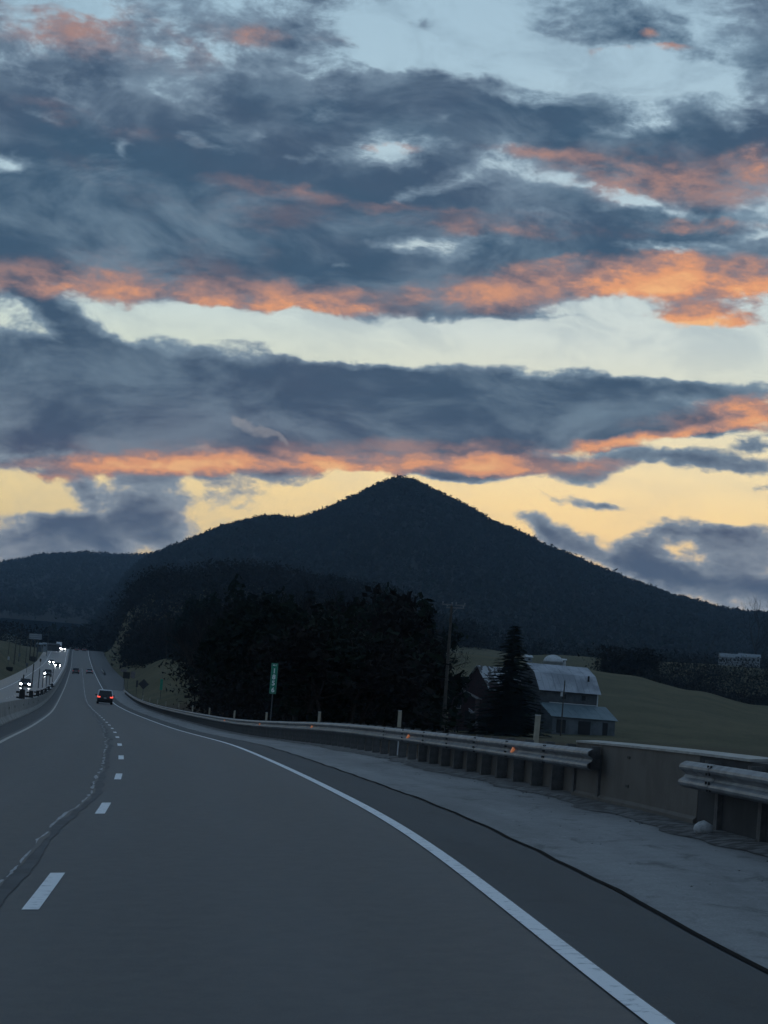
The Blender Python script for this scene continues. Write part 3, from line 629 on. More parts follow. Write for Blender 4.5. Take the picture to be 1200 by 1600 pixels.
# ---------------------------------------------------------------- signs
M_green = mat('sign_green', (.008, .20, .12), .45, (.012, .25, .15), 6)
M_swhite = mat('sign_white', (.80, .86, .84), .45)
M_sback = mat('sign_back', (.022, .023, .026), .6, (.035, .036, .04), 4)
M_gal2 = mat('grey_post', (.07, .075, .08), .6)
def text_part(body, size, loc, parent, m, name='digit', th=.004):
    cu = bpy.data.curves.new(name, 'FONT'); cu.body = body; cu.size = size; cu.align_x = 'CENTER'; cu.extrude = th; cu.offset = size * .022; cu.resolution_u = 3
    tmp = bpy.data.objects.new('tmp', cu); COL.objects.link(tmp); bpy.context.view_layer.update()
    me = bpy.data.meshes.new_from_object(tmp.evaluated_get(bpy.context.evaluated_depsgraph_get())); bpy.data.objects.remove(tmp); me.name = name
    me.materials.clear(); me.materials.append(m)
    return link(name, me, parent, loc, (R_(90), 0, 0))
sx = at(422.5, 1125, 102)
ms = empty('mile_sign', (sx.x, sx.y, float(terr(sx.x, sx.y))), 0, 'tall narrow green sign reading 185 6 on a post behind the guardrail', 'road sign')
top = at(427, 1036, 102).z - ms.location.z; bot = at(425, 1084, 102).z - ms.location.z
mb = MB(); mb.box((0, 0, (top + bot) / 2), (.315, .012, top - bot)); mb.build('panel', M_green, ms)
mb = MB()
for sg in (-1, 1): mb.box((sg * .146, -.0085, (top + bot) / 2), (.010, .004, top - bot - .03)); mb.box((0, -.0085, (top + bot) / 2 + sg * ((top - bot) / 2 - .018)), (.28, .004, .010))
mb.box((0, -.0085, bot + .075), (.22, .004, .012))
mb.build('border', mat('sign_border', (.16, .27, .25), .5), ms)
mb = MB(); mb.box((0, .04, (top - .06 - .6) / 2), (.05, .05, top - .06 + .6)); mb.build('post', M_gal2, ms)
text_part('MILE', .085, (0, -.009, top - .125), ms, M_swhite, 'word')
hh = (top - bot)
for k, (ch, f) in enumerate((('1', .325), ('8', .525), ('5', .725), ('6', .945))): text_part(ch, .315, (0, -.009, top - hh * f), ms, M_swhite)
def on_ground(px, py, Y): 
    p = at(px, py, Y); return Vector((p.x, p.y, float(terr(p.x, p.y))))
# second green marker, far
p = on_ground(250, 1095, 335); g2 = empty('mile_sign', p, 0, 'small dim green marker sign on the grass bank right of the diamond sign', 'road sign')
t_, b_ = at(250, 1061, 335).z - p.z, at(250, 1078, 335).z - p.z
mb = MB(); mb.box((0, 0, (t_ + b_) / 2), (.42, .02, t_ - b_)); mb.build('panel', M_green, g2)
mb = MB(); mb.box((0, .05, t_ / 2 - .3), (.07, .06, t_ + .6)); mb.build('post', M_gal2, g2)
# diamond sign seen dark
p = on_ground(223, 1085, 360); dg = empty('diamond_sign', p, R_(4), 'dark diamond shaped warning sign standing on the grassy bank', 'road sign')
c = at(223, 1069, 360) - p; r = 8.2 * 360 / F
mb = MB(); mb.prism([(0, 0, c.z + r), (r, 0, c.z), (0, 0, c.z - r), (-r, 0, c.z)], (0, -.01, 0), (0, .01, 0)); mb.build('panel', M_sback, dg)
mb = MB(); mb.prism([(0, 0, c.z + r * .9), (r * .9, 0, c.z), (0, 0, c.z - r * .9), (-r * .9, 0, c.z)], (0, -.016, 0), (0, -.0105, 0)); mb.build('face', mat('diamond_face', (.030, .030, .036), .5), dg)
mb = MB(); mb.box((0, .06, c.z / 2 - .2), (.09, .08, c.z + .4)); mb.build('post', M_gal2, dg)
p = on_ground(213, 1082, 362); c = at(213, 1064, 362) - p
so = empty('narrow_sign', p, 0, 'narrow dark sign edge just left of the diamond sign', 'road sign')
mb = MB(); mb.box((0, 0, c.z - .45), (.34, .02, 1.1)); mb.build('panel', M_sback, so); mb = MB(); mb.box((0, .06, c.z / 2 - .3), (.08, .06, c.z)); mb.build('post', M_gal2, so)
# square board with pale frame higher on the bank
p = on_ground(197, 1062, 430); bo = empty('square_board', p, 0, 'dark square board with pale boards beside it up on the grassy bank', 'road sign')
k = 430 / F; c = at(196, 1055, 430) - p
mb = MB(); mb.box((0, 0, c.z), (10.5 * k, .03, 10 * k)); mb.build('panel', M_dark, bo)
mb = MB(); mb.box((10 * k, .05, c.z + 1.5 * k), (7 * k, .03, 10.5 * k)); mb.build('pale_board', mat('pale_board', (.16, .15, .155), .8, (.11, .1, .1), 3), bo)
mb = MB(); mb.box((-5 * k, .05, c.z + 7 * k), (9 * k, .03, 4 * k)); mb.build('pale_board', MATS['pale_board'], bo)
for dx in (-.35, .35): mb = MB(); mb.box((dx, .06, c.z / 2 - .3), (.09, .06, c.z + .4)); mb.build('post', M_gal2, bo)

# ---------------------------------------------------------------- utility poles
M_wpole = mat('weathered_pole', (.045, .040, .034), .9, (.07, .062, .052), 3, bump=.4, bscale=20)
M_arm = mat('pale_crossarm', (.15, .16, .17), .7)
M_ins = mat('insulator', (.20, .22, .24), .3)
p = on_ground(692, 1145, 187); up_ = empty('utility_pole', p, 0, 'tall wooden utility pole with pale crossarms left of the red barn', 'utility pole')
H = at(706, 943, 187).z - p.z
lean = (at(706, 943, 187).x - p.x)
mb = MB(); mb.tube([(0, 0, -1), (lean * .5, 0, H * .5), (lean, 0, H)], [.17, .14, .10], 10); mb.build('pole', M_wpole, up_)
for k, (x0, x1, dz, dy) in enumerate(((-.85, .1, .0, -.12), (-.45, 1.1, -.22, .12), (.3, 1.2, .02, .14))):
    mb = MB(); mb.box((lean + (x0 + x1) / 2, dy, H - .12 + dz), (x1 - x0, .10, .11), Matrix.Rotation(R_(-1), 3, 'Y')); arm = mb.build('crossarm', M_arm, up_)
    for xx in (x0 + .08, x1 - .08): mb = MB(); mb.tube([(lean + xx, dy, H - .05 + dz), (lean + xx, dy, H + .04 + dz), (lean + xx, dy, H + .12 + dz)], [.03, .055, .035], 8); mb.build('insulator', M_ins, arm)
mb = MB(); mb.tube([(lean + .05, .1, H - .95), (lean + .5, .12, H - .35)], .03, 6); mb.build('brace', M_arm, up_)
# thin pole in front of the grey barn
p = on_ground(876, 1145, 330); tp = empty('thin_pole', p, 0, 'thin pole with a small white box in front of the grey barn', 'utility pole')
H = at(878, 1063, 330).z - p.z
mb = MB(); mb.tube([(0, 0, -.5), (.1, 0, H)], [.12, .08], 8); mb.build('pole', M_wpole, tp)
mb = MB(); mb.box((-.25, -.1, H - 2.1), (.32, .2, .62)); mb.build('meter_box', mat('white_box', (.5, .5, .5), .6), tp)
for k, (px, ty, by, Y, lb) in enumerate(((12, 1000, 1030, 700, 'leftmost of the thin dark poles on the left bank'), (21, 992, 1045, 650, 'thick dark pole, second from the left on the left bank'), (30, 985, 1020, 720, 'thin tall dark pole left of the billboard'), (41, 993, 1022, 740, 'thin dark pole just left of the billboard support'), (74, 985, 1008, 900, 'thin tall pole right of the billboard beside the low buildings'))):
    p = on_ground(px, by, Y); q = empty('utility_pole', p, 0, lb, 'utility pole', 'thin poles on the left bank'); H = at(px + .5, ty, Y).z - p.z
    mb = MB(); mb.tube([(0, 0, -.5), (.1, 0, H)], [.22 if k == 1 else .13, .12 if k == 1 else .08], 6); mb.build('pole', M_wpole, q)
    mb = MB(); mb.box((.1, 0, H - .6), (1.7, .09, .1)); mb.build('crossarm', M_wpole, q)

# ---------------------------------------------------------------- farm buildings
M_tin = mat('patchy_tin_roof', (.23, .25, .28), .5, (.36, .38, .42), .35, detail=5, thr=(.4, .6))
M_rust = mat('rusty_white_roof', (.38, .40, .42), .6, (.05, .045, .045), .9, detail=6, thr=(.48, .56))
M_bluetin = mat('blue_grey_roof', (.10, .145, .165), .55, (.14, .19, .21), .5)
M_gwall = mat('weathered_boards', (.045, .050, .055), .85, (.075, .08, .085), .9)
M_pwall = mat('pale_block_wall', (.11, .125, .14), .85, (.06, .07, .075), .5)
M_red = mat('dark_red_boards', (.045, .017, .019), .85, (.028, .015, .017), 1.2)
M_trim = mat('white_trim', (.42, .44, .46), .6)
M_open = mat('dark_opening', (.008, .008, .009), .8)
def quad_slab(mb, pts, th):
    """a sheet with thickness th below it"""
    p = [Vector(x) for x in pts]; nrm = (p[1] - p[0]).cross(p[2] - p[0]).normalized(); q = [v - nrm * th for v in p]; n_ = len(p)
    mb.add(p + q, [tuple(range(n_)), tuple(range(2 * n_ - 1, n_ - 1, -1))] + [(k, n_ + k, n_ + (k + 1) % n_, (k + 1) % n_) for k in range(n_)])
p = on_ground(930, 1148, 352); base = at(930, 1148, 352).z
gb = empty('grey_barn', (p.x, p.y, base), R_(24), 'weathered grey barn with pale patchy gambrel roof and blue grey lean-to', 'barn')
L_, Dp = 10.6, 9.0
mb = MB(); mb.prism([(0, 0, -2), (0, 0, 6.9), (0, 1.6, 9.2), (0, Dp / 2, 10.6), (0, Dp - 1.6, 9.2), (0, Dp, 6.9), (0, Dp, -2)], (-L_, 0, 0), (0, 0, 0)); mb.build('wall', M_gwall, gb)
for (a, b_) in (((-.55, 6.45), (1.6, 9.28)), ((1.6, 9.28), (Dp / 2, 10.72)), ((Dp / 2, 10.72), (Dp - 1.6, 9.28)), ((Dp - 1.6, 9.28), (Dp + .55, 6.45))):
    npan = 11
    for i in range(npan):
        x0 = -L_ - .4 + (L_ + .75) * i / npan; x1 = -L_ - .4 + (L_ + .75) * (i + 1) / npan - .03; dz = .0 + .018 * (i % 2)
        mb = MB(); quad_slab(mb, [(x0, a[0], a[1] + dz), (x1, a[0], a[1] + dz), (x1, b_[0], b_[1] + dz), (x0, b_[0], b_[1] + dz)], .07); mb.build('roof_sheet', M_tin, gb)
for k in range(26):
    mb = MB(); mb.box((-L_ + .3 + (L_ - .5) * k / 25, -.02, 5.7), (.46, .03, 2.15)); mb.build('board', M_gwall, gb)
mb = MB(); mb.box((-.05, -.06, 5.6), (.20, .08, 2.3)); mb.build('corner_trim', M_trim, gb)
mb = MB(); mb.box((-4.4, -.08, 4.62), (8.8, .1, .13)); mb.build('flashing', M_trim, gb)
for x_ in (-6.2, -2.6): mb = MB(); mb.box((x_, -.045, 5.7), (.7, .04, .8)); o = mb.build('window', M_open, gb)
for k in range(9):
    x0 = -10.6 + 1.36 * k; mb = MB(); quad_slab(mb, [(x0, -4.3, 2.45 + .012 * (k % 2)), (x0 + 1.33, -4.3, 2.45 + .012 * (k % 2)), (x0 + 1.33, 0.0, 4.55), (x0, 0.0, 4.55)], .08); mb.build('lean_to_roof', M_bluetin, gb)
mb = MB(); mb.prism([(0, -4.0, -2), (0, -4.0, 2.45), (0, -.05, 4.35), (0, -.05, -2)], (-10.2, 0, 0), (1.2, 0, 0)); mb.build('lean_to_wall', M_pwall, gb)
for x_, w_ in ((-8.6, 1.6), (-4.4, 2.2), (-.6, .9)): mb = MB(); mb.box((x_, -4.04, .95), (w_, .06, 2.1)); mb.build('door', M_open, gb)
mb = MB(); mb.tube([(-1.4, .9, 8.4), (-1.4, .9, 9.3)], .16, 8); mb.build('vent', M_open, gb)

p = on_ground(740, 1137, 350); base = at(740, 1137, 350).z
rb_ = empty('red_barn', (p.x, p.y, base), R_(-50), 'old dark red barn with steep gable and patchy white roof, left of the big spruce', 'barn')
w_, e_, a_, L_ = 3.2, 6.5, 10.0, 12
mb = MB(); mb.prism([(-w_, 0, -2), (-w_, 0, e_), (0, 0, a_ - .1), (w_, 0, e_), (w_, 0, -2)], (0, L_, 0), (0, 0, 0)); mb.build('wall', M_red, rb_)
for sg in (-1, 1):
    for k in range(8):
        y0 = -.35 + (L_ + .7) * k / 8; y1 = y0 + (L_ + .7) / 8 - .03; dz = .015 * (k % 2)
        pts = [(sg * (w_ + .35), y0, e_ - .42 + dz), (sg * (w_ + .35), y1, e_ - .42 + dz), (0, y1, a_ + dz), (0, y0, a_ + dz)]
        if sg < 0: pts = pts[::-1]
        mb = MB(); quad_slab(mb, pts, .08); mb.build('roof_sheet', M_rust, rb_)
for k in range(15):
    x0 = -w_ + .21 + k * .427; hh_ = e_ + (a_ - .25 - e_) * (1 - abs(x0) / w_) - .25
    mb = MB(); mb.box((x0, -.03, hh_ / 2), (.40, .04, hh_)); mb.build('board', M_red, rb_)
mb = MB(); mb.box((0, -.07, 1.6), (2.2, .05, 3.1)); mb.build('door', M_open, rb_)
p = on_ground(718, 1134, 340); base = at(718, 1134, 340).z
sh = empty('red_shed', (p.x, p.y, base), R_(-12), 'low red shed with pale roof edge and white framed window before the barn', 'shed')
mb = MB(); mb.prism([(-1.9, 0, -2), (-1.9, 0, 6.2), (2.2, 0, 4.4), (2.2, 0, -2)], (0, 4.5, 0), (0, 0, 0)); mb.build('wall', M_red, sh)
mb = MB(); quad_slab(mb, [(-2.1, -.3, 6.42), (2.5, -.3, 4.4), (2.5, 4.7, 4.4), (-2.1, 4.7, 6.42)], .1); mb.build('roof', mat('shed_roof', (.06, .05, .05), .7), sh)
mb = MB(); mb.prism([(-2.1, 0, 6.46), (2.5, 0, 4.44), (2.5, 0, 4.3), (-2.1, 0, 6.32)], (0, -.30, 0), (0, -.36, 0)); mb.build('fascia', mat('dull_fascia', (.20, .20, .20), .7), sh)
wn = MB(); wn.box((-.5, -.05, 3.4), (.75, .05, 1.3)); wi = wn.build('window', M_open, sh)
for (cx, cz, dx, dz) in ((-.5, 4.1, 1.0, .12), (-.5, 2.7, 1.0, .12), (-.95, 3.4, .12, 1.4), (-.05, 3.4, .12, 1.4), (-.5, 3.4, .7, .06)): mb = MB(); mb.box((cx, -.09, cz), (dx, .06, dz)); mb.build('frame', mat('dull_frame', (.17, .17, .18), .6), wi)
mb = MB(); mb.box((1.2, -.05, 1.2), (1.0, .05, 2.3)); mb.build('door', M_open, sh)
M_junk = mat('pale_boards', (.30, .31, .33), .8, (.16, .16, .17), 3)
rj = random.Random(9)
for (px, py, n_, lb) in ((739, 1112, 7, 'small heap of pale boards leaning by the red shed'), (744, 1136, 9, 'pale junk pile on the ground left of the spruce trunk')):
    p = on_ground(px, py, 333); p.z = at(px, py, 333).z if py > 1120 else p.z; q = empty('board_pile', p, 0, lb, 'pile of boards')
    top = max(.9, at(px, py - 5, 333).z - p.z)
    for k in range(n_):
        mb = MB(); mb.box((0, 0, 0), (rj.uniform(.5, 1.1), .18, .08)); o = mb.build('board', M_junk, q)
        o.location = (rj.uniform(-.4, .4), rj.uniform(-.3, .3), rj.uniform(.05, .2) + (top - .9 if py < 1120 else 0) + k * .09); o.rotation_euler = (rj.uniform(-.4, .4), rj.uniform(-.7, .7), rj.uniform(-1, 1))
    if py < 1120: mb = MB(); mb.box((0, .1, top / 2 - .4), (.9, .5, max(.2, top - .6))); mb.build('stack', M_open, q)
# silo dome on the hill crest
def dome_mesh(r, hcyl, seg=20, ring=7):
    mb = MB(); prof = [(r, 0), (r, hcyl)] + [(r * math.cos(t) * 1.02, hcyl + r * .78 * math.sin(t)) for t in [math.pi / 2 * i / ring for i in range(ring)]]
    k = len(prof); vs = [(a * math.cos(2 * math.pi * j / seg), a * math.sin(2 * math.pi * j / seg), h) for j in range(seg) for a, h in prof] + [(0, 0, hcyl + r * .79)]
    fs = [(j * k + i, ((j + 1) % seg) * k + i, ((j + 1) % seg) * k + i + 1, j * k + i + 1) for j in range(seg) for i in range(k - 1)] + [(j * k + k - 1, ((j + 1) % seg) * k + k - 1, seg * k) for j in range(seg)]
    mb.add(vs, fs); return mb
M_dome = mat('dome_metal', (.50, .52, .54), .45, (.38, .40, .42), .8)
Y_ = 640; p = on_ground(864, 1040, Y_); zt = at(864, 1023, Y_).z; r_ = 15.2 * Y_ / F
sl = empty('silo', p, 0, 'round white domed silo top rising behind the hill crest above the grey barn', 'silo'); hc = zt - r_ * .79 - p.z
mb = dome_mesh(r_, hc); 
dm = MB(); dm.v = mb.v; dm.f = mb.f; dm.mi = mb.mi; dm.build('dome', M_dome, sl, smooth=True)
for j in range(10):
    t = 2 * math.pi * j / 10; mb = MB(); mb.tube([(r_ * 1.03 * math.cos(q_) * math.cos(t), r_ * 1.03 * math.cos(q_) * math.sin(t), hc + r_ * .79 * math.sin(q_)) for q_ in [math.pi / 2 * i / 6 for i in range(7)]], .05, 4); mb.build('rib', MATS['dome_metal'], sl)
def little_house(name, px, py, Y, wpx, hpx, rpx, rz, m_w, m_r, label, cat, nwin=2):
    p = on_ground(px, py, Y); k = Y / F; p.z = at(px, py, Y).z; q = empty(name, p, rz, label, cat); w = wpx * k; h = hpx * k; r = rpx * k; d = max(w * .45, 3)
    mb = MB(); mb.box((0, d / 2, h / 2 - 1), (w, d, h + 2)); mb.build('wall', m_w, q)
    mb = MB(); mb.prism([(0, -.3, h), (0, d / 2, h + r), (0, d + .3, h)], (-w / 2 - .3, 0, 0), (w / 2 + .3, 0, 0)); mb.build('roof', m_r, q)
    for i in range(nwin):
        x_ = -w / 2 + w * (i + .5) / nwin; mb = MB(); mb.box((x_, -.03, h * .5), (min(1.1, w / nwin * .4), .05, h * .45)); mb.build('window', M_open, q)
    return q
M_hw = mat('pale_house_wall', (.17, .19, .21), .7, (.22, .25, .27), 1.0); M_hr = mat('pale_house_roof', (.16, .19, .21), .6, (.22, .25, .27), .6)
little_house('farmhouse', 827, 1033, 655, 9, 6, 4, R_(15), M_hw, M_trim, 'tiny white farmhouse on the hill just right of the big spruce top', 'house', 1)
little_house('small_shed', 880, 1036, 650, 6, 4.5, 2.5, R_(-10), M_dome, M_dome, 'small white shed just right of the silo dome', 'shed', 1)
little_house('long_building', 1141, 1034, 985, 31, 7, 6, R_(4), M_hw, M_hr, 'long pale building on the far hillside at the right, left half', 'building', 5)
little_house('long_building', 1171, 1035, 990, 33, 8, 5.5, R_(-5), M_hw, M_hr, 'long pale building on the far hillside at the right, right half with slanted end', 'building', 5)
little_house('low_building', 61, 1011, 905, 7, 4, 3, 0, M_pwall, M_hr, 'tiny low pale building right of the billboard', 'building', 1)
little_house('low_building', 70, 1011, 900, 6, 5, 2, 0, M_hw, M_hr, 'brighter tiny building nearest the oncoming road by the billboard', 'building', 1)
little_house('long_roof', 82, 1010, 960, 18, 2.5, 2.5, 0, M_gwall, M_gwall, 'long low dark building just left of the white truck', 'building', 2)
# billboard
Y_ = 800; k = Y_ / F; p = on_ground(54, 1010, Y_); bb = empty('billboard', p, R_(6), 'pale blank billboard on dark posts above the left bank', 'billboard'); zc = at(53.5, 994.5, Y_).z - p.z
mb = MB(); mb.box((0, 0, zc), (19.5 * k, .3, 8.5 * k)); mb.build('panel', mat('board_face', (.20, .23, .25), .6), bb)
for i in range(3): mb = MB(); mb.box((0, -.2, zc + (i - 1) * 3 * k), (19 * k, .06, .9 * k)); mb.build('stripe', mat('board_stripe', (.34, .37, .40), .6), bb)
for dx in (-6, 0, 5): mb = MB(); mb.box((dx * k, .25, (zc - 4 * k) / 2 - .5), (.4, .4, zc + 1)); mb.build('post', M_wpole, bb)
mb = MB(); mb.box((-1.0 * k, .5, 4 * k), (9 * k, .3, 8 * k)); mb.build('service_box', M_sback, bb)
# small things on the left bank
def small_sign(px, by, ty, Y, w, m_, label, dark=False, name='small_sign'):
    p = on_ground(px, by, Y); q = empty(name, p, 0, label, 'road sign'); h = max(at(px, ty, Y).z - p.z, .8)
    mb = MB(); mb.box((0, 0, h - .45), (w, .04, .9)); mb.build('panel', m_, q); mb = MB(); mb.box((0, .05, h / 2 - .3), (.09, .07, h)); mb.build('post', M_gal2, q)
small_sign(13, 1034, 1026, 610, .5, M_trim, 'small white sign on a post low on the left bank')
small_sign(30, 1031, 1021, 680, .6, M_pwall, 'dull upright sign panel on the left bank, below the thin poles')
small_sign(42, 1042, 1036, 560, .6, M_pwall, 'small dull sign beside the oncoming road shoulder')
small_sign(63, 1035, 1029, 640, .5, M_sback, 'small dark sign at the outer edge of the oncoming road')
p = on_ground(15, 1043, 560); bx = empty('dark_container', p, R_(8), 'small dark box shaped container on the grass of the left bank', 'container')
mb = MB(); mb.box((0, 0, .5), (1.6, 1.2, 1.0), taper=1.08); mb.build('body', M_open, bx); mb = MB(); mb.box((0, 0, 1.06), (1.8, 1.4, .1)); mb.build('lid', M_sback, bx)

# ---------------------------------------------------------------- trees
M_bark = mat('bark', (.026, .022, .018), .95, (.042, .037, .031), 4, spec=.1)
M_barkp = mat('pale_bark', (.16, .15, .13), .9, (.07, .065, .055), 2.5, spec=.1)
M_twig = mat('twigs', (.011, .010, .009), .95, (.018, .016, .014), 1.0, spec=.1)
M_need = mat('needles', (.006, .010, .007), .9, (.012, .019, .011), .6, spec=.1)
def tree_meshes(kind, seed, H):
    g = random.Random(seed); tr = MB(); V = []; Fq = []
    def leaf(c, a, b): 
        o = len(V); V.extend([c - a - b, c + a - b * .6, c + a * .8 + b, c - a * .9 + b * .7]); Fq.append((o, o + 1, o + 2, o + 3))
    rv = lambda s=1.: Vector((g.gauss(0, s), g.gauss(0, s), g.gauss(0, s)))
    if kind == 'spruce':
        tr.tube([(0, 0, -.5), (.05, 0, H * .5), (0, .03, H * .97)], [H * .022, H * .014, .02], 7)
        nl = 34
        for i in range(nl):
            t = i / (nl - 1); z = H * (.06 + .93 * t); R0 = H * (.235 * (1 - t) ** .85 + .012) ; nb = max(6, int(20 * (1 - t) + 6))
            for k in range(nb):
                an = 2 * math.pi * (k + g.random() * .8) / nb + i * .7; R1 = R0 * g.uniform(.7, 1.06); d = Vector((math.cos(an), math.sin(an), 0)); sd = Vector((-d.y, d.x, 0))
                npc = max(2, int(R1 / .45))
                for j in range(npc):
                    f = (j + .6) / npc; c = d * R1 * f + Vector((0, 0, z - R1 * f * .42 + R1 * .12 * f * f)) + rv(.05)
                    leaf(c, sd * (.10 + .34 * (1 - f * .55)) * g.uniform(.6, 1.3) * (H / 15) + rv(.04), d * .34 * (H / 15) * g.uniform(.7, 1.2) + Vector((0, 0, g.uniform(-.18, -.02))))
    else:
        segs = []
        def grow(p, d, L, r, lev):
            n_ = 3; pts = [p]; rad = [r]
            for i in range(n_):
                d = (d + rv(.10 + .03 * lev) + Vector((0, 0, .05))).normalized(); p = p + d * L / n_; pts.append(p); rad.append(r * (1 - .45 * (i + 1) / n_))
            if lev < 3: tr.tube(pts, rad, 6 if lev == 0 else (4 if lev == 1 else 3), cap=False)
            else: segs.append((pts, r))
            if lev < 4:
                for k in range({0: 6, 1: 5, 2: 5, 3: 5}[lev]):
                    a = g.uniform(.35, 1.0) if lev else g.uniform(.42, 1.0); i = min(n_ - 1, int(a * n_)); q = pts[i].lerp(pts[i + 1], a * n_ - i)
                    dd = (d * g.uniform(.5, 1.0) + rv(.62) + Vector((0, 0, .25))).normalized(); grow(q, dd, L * g.uniform(.5, .72), r * .5, lev + 1)
        grow(Vector((0, 0, -.4)), Vector((g.uniform(-.05, .05), 0, 1)), H * .55, H * .02, 0)
        if kind == 'pale': segs = segs[::1]
        for pts, r in segs:
            for i in range(len(pts) - 1):
                a = pts[i]; b_ = pts[i + 1]; w = Vector((g.gauss(0, 1), g.gauss(0, 1), 0)).normalized() * (.018 * H / 12); o = len(V); V.extend([a - w, a + w, b_ + w * .5, b_ - w * .5]); Fq.append((o, o + 1, o + 2, o + 3))
            if kind == 'dense' and g.random() < .8:
                c = pts[-1] + rv(.12); 
                for _ in range(3): leaf(c + rv(.35), rv(.16), rv(.16))
    tm = tr.mesh('trunk', M_barkp if kind == 'pale' else M_bark, smooth=True)
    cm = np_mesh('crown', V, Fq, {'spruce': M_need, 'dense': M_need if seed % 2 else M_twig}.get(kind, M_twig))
    return tm, cm
PR = {}
for key, kind, seed, H in (('s1', 'spruce', 1, 15), ('s2', 'spruce', 2, 15), ('b1', 'bare', 3, 13), ('b2', 'bare', 4, 13), ('d1', 'dense', 5, 13), ('d2', 'dense', 6, 13), ('d3', 'dense', 7, 13), ('p1', 'pale', 8, 12)):
    PR[key] = (tree_meshes(kind, seed, H), H)
def tree(name, key, loc, H, label, group=None, rz=None, wide=1.0):
    (tm, cm), h0 = PR[key]; t = empty(name, loc, rng.uniform(0, 6.28) if rz is None else rz, label, 'tree', group); k = H / h0; t.scale = (k * wide, k * wide, k)
    link('trunk', tm, t); link('crown', cm, t); return t
def tree_px(name, key, px, top, Y, label, group=None, wide=1.0):
    p = on_ground(px, 1140, Y); H = at(px, top, Y).z - p.z; return tree(name, key, p, H, label, group, wide=wide)
tree_px('spruce_tree', 's1', 793, 977, 300, 'big dark conical spruce standing between the red barn and the grey barn', wide=1.8)
tree_px('spruce_tree', 's2', 655, 934, 235, 'tall broad dark spruce left of the utility pole', wide=1.25)
tree_px('bare_tree', 'p1', 545, 1028, 205, 'pale barked bare tree in front of the dark wood, left of the tall spruce')
tree_px('bare_tree', 'p1', 497, 1036, 200, 'smaller pale barked bare tree, leftmost of the pale trees before the dark wood')
g = random.Random(21); GRP = 'trees of the dark wood behind the guardrail'
def top_of(px):
    return float(np.interp(px, [170, 190, 230, 300, 400, 520, 600, 680, 720], [985, 960, 945, 935, 925, 925, 935, 975, 1035]))
LB = {'b': 'dark bare tree in the black wood behind the long guardrail', 'd': 'dense dark bushy tree in the black wood behind the long guardrail', 's': 'dark conifer in the black wood behind the long guardrail'}
NMS = {'b': 'bare_tree', 'd': 'bushy_tree', 's': 'spruce_tree'}
for row, (Y0, a0, a1, n_, lo, hi) in enumerate(((170, 440, 600, 11, 1020, 970), (215, 350, 630, 20, 990, 940), (265, 310, 655, 24, 970, 925), (330, 292, 655, 26, 950, 915), (420, 285, 655, 28, 925, 900), (560, 250, 665, 34, 930, 900), (690, 214, 330, 13, 985, 940))):
    for i in range(n_):
        px = a0 + (a1 - a0) * (i + g.uniform(.1, .9)) / n_; Y = Y0 * g.uniform(.93, 1.08)
        tp_ = max(top_of(px) + g.uniform(-6, 26), g.uniform(hi, lo)); 
        key = g.choice(['d1', 'd2', 'd3', 'b1', 'b2', 's2', 'd1', 'd2'] if row < 2 else ['b1', 'b2', 'b1', 'b2', 'd3', 's2']) 
        p = on_ground(px, 1100, Y); H = at(px, tp_, Y).z - p.z
        if H < 3: continue
        H = min(H, 24); tree(NMS[key[0]], key, p, H, LB[key[0]], GRP, wide=(max(.9, min(1.5, 10.0 / H + .3)) if key[0] != 's' else 1.2) * (.7 if px < a0 + 25 else 1))
# undergrowth that closes the wood near the ground
def thicket(name, label, regions, m_, seed, size):
    g = np.random.default_rng(seed); T = []
    for (a0, a1, Y0, Y1, n_, h0, h1) in regions:
        px = g.uniform(a0, a1, n_); Y = g.uniform(Y0, Y1, n_); x = Y * (px - 600) / F; z = terr(x, Y); k = 40
        H = g.uniform(h0, h1, n_)
        c = g.normal(0, 1, (n_, k, 3)) * np.stack([H * .3, H * .3, H * .0], -1)[:, None, :]; c[:, :, 2] = g.random((n_, k)) * H[:, None]
        cen = c + np.stack([x, Y, z], -1)[:, None, :]
        tri = cen[:, :, None, :] + g.normal(0, 1, (n_, k, 3, 3)) * size * (H / 4)[:, None, None, None]
        T.append(tri.reshape(-1, 3))
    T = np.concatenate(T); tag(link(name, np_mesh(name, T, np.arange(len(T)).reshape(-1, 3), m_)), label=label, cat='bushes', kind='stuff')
thicket('wood_undergrowth', 'black tangled undergrowth filling the wood behind the guardrail', [(340, 660, 185, 330, 900, 2.0, 5), (305, 662, 330, 560, 900, 3, 7), (240, 310, 640, 740, 350, 5, 9), (218, 310, 740, 900, 400, 5, 10)], M_twig, 3, .15)
thicket('valley_thicket', 'dark leafless thicket below the far pale building at the right', [(1010, 1500, 690, 860, 2600, 4, 8), (960, 1020, 640, 700, 140, 7, 11)], M_twig, 5, .17)
thicket('far_woods', 'dark woods along the foot of the mountains', [(-900, 1900, 1150, 1480, 2200, 8, 14), (-300, 20, 960, 1100, 120, 6, 10), (225, 700, 720, 1150, 2100, 8, 14), (160, 760, 1100, 1650, 2300, 9, 15)], M_twig, 6, .20)
tree_px('bushy_tree', 'd2', 985, 1016, 640, 'dark rounded tree on the hill crest right of the grey barn', wide=1.8)
tree_px('bushy_tree', 'd1', 184, 1012, 800, 'dull brownish tree at the crest right of the merging lane', wide=.8)
tree_px('bare_tree', 'b1', 1182, 944, 1600, 'bare tree standing on the right end of the mountain slope')

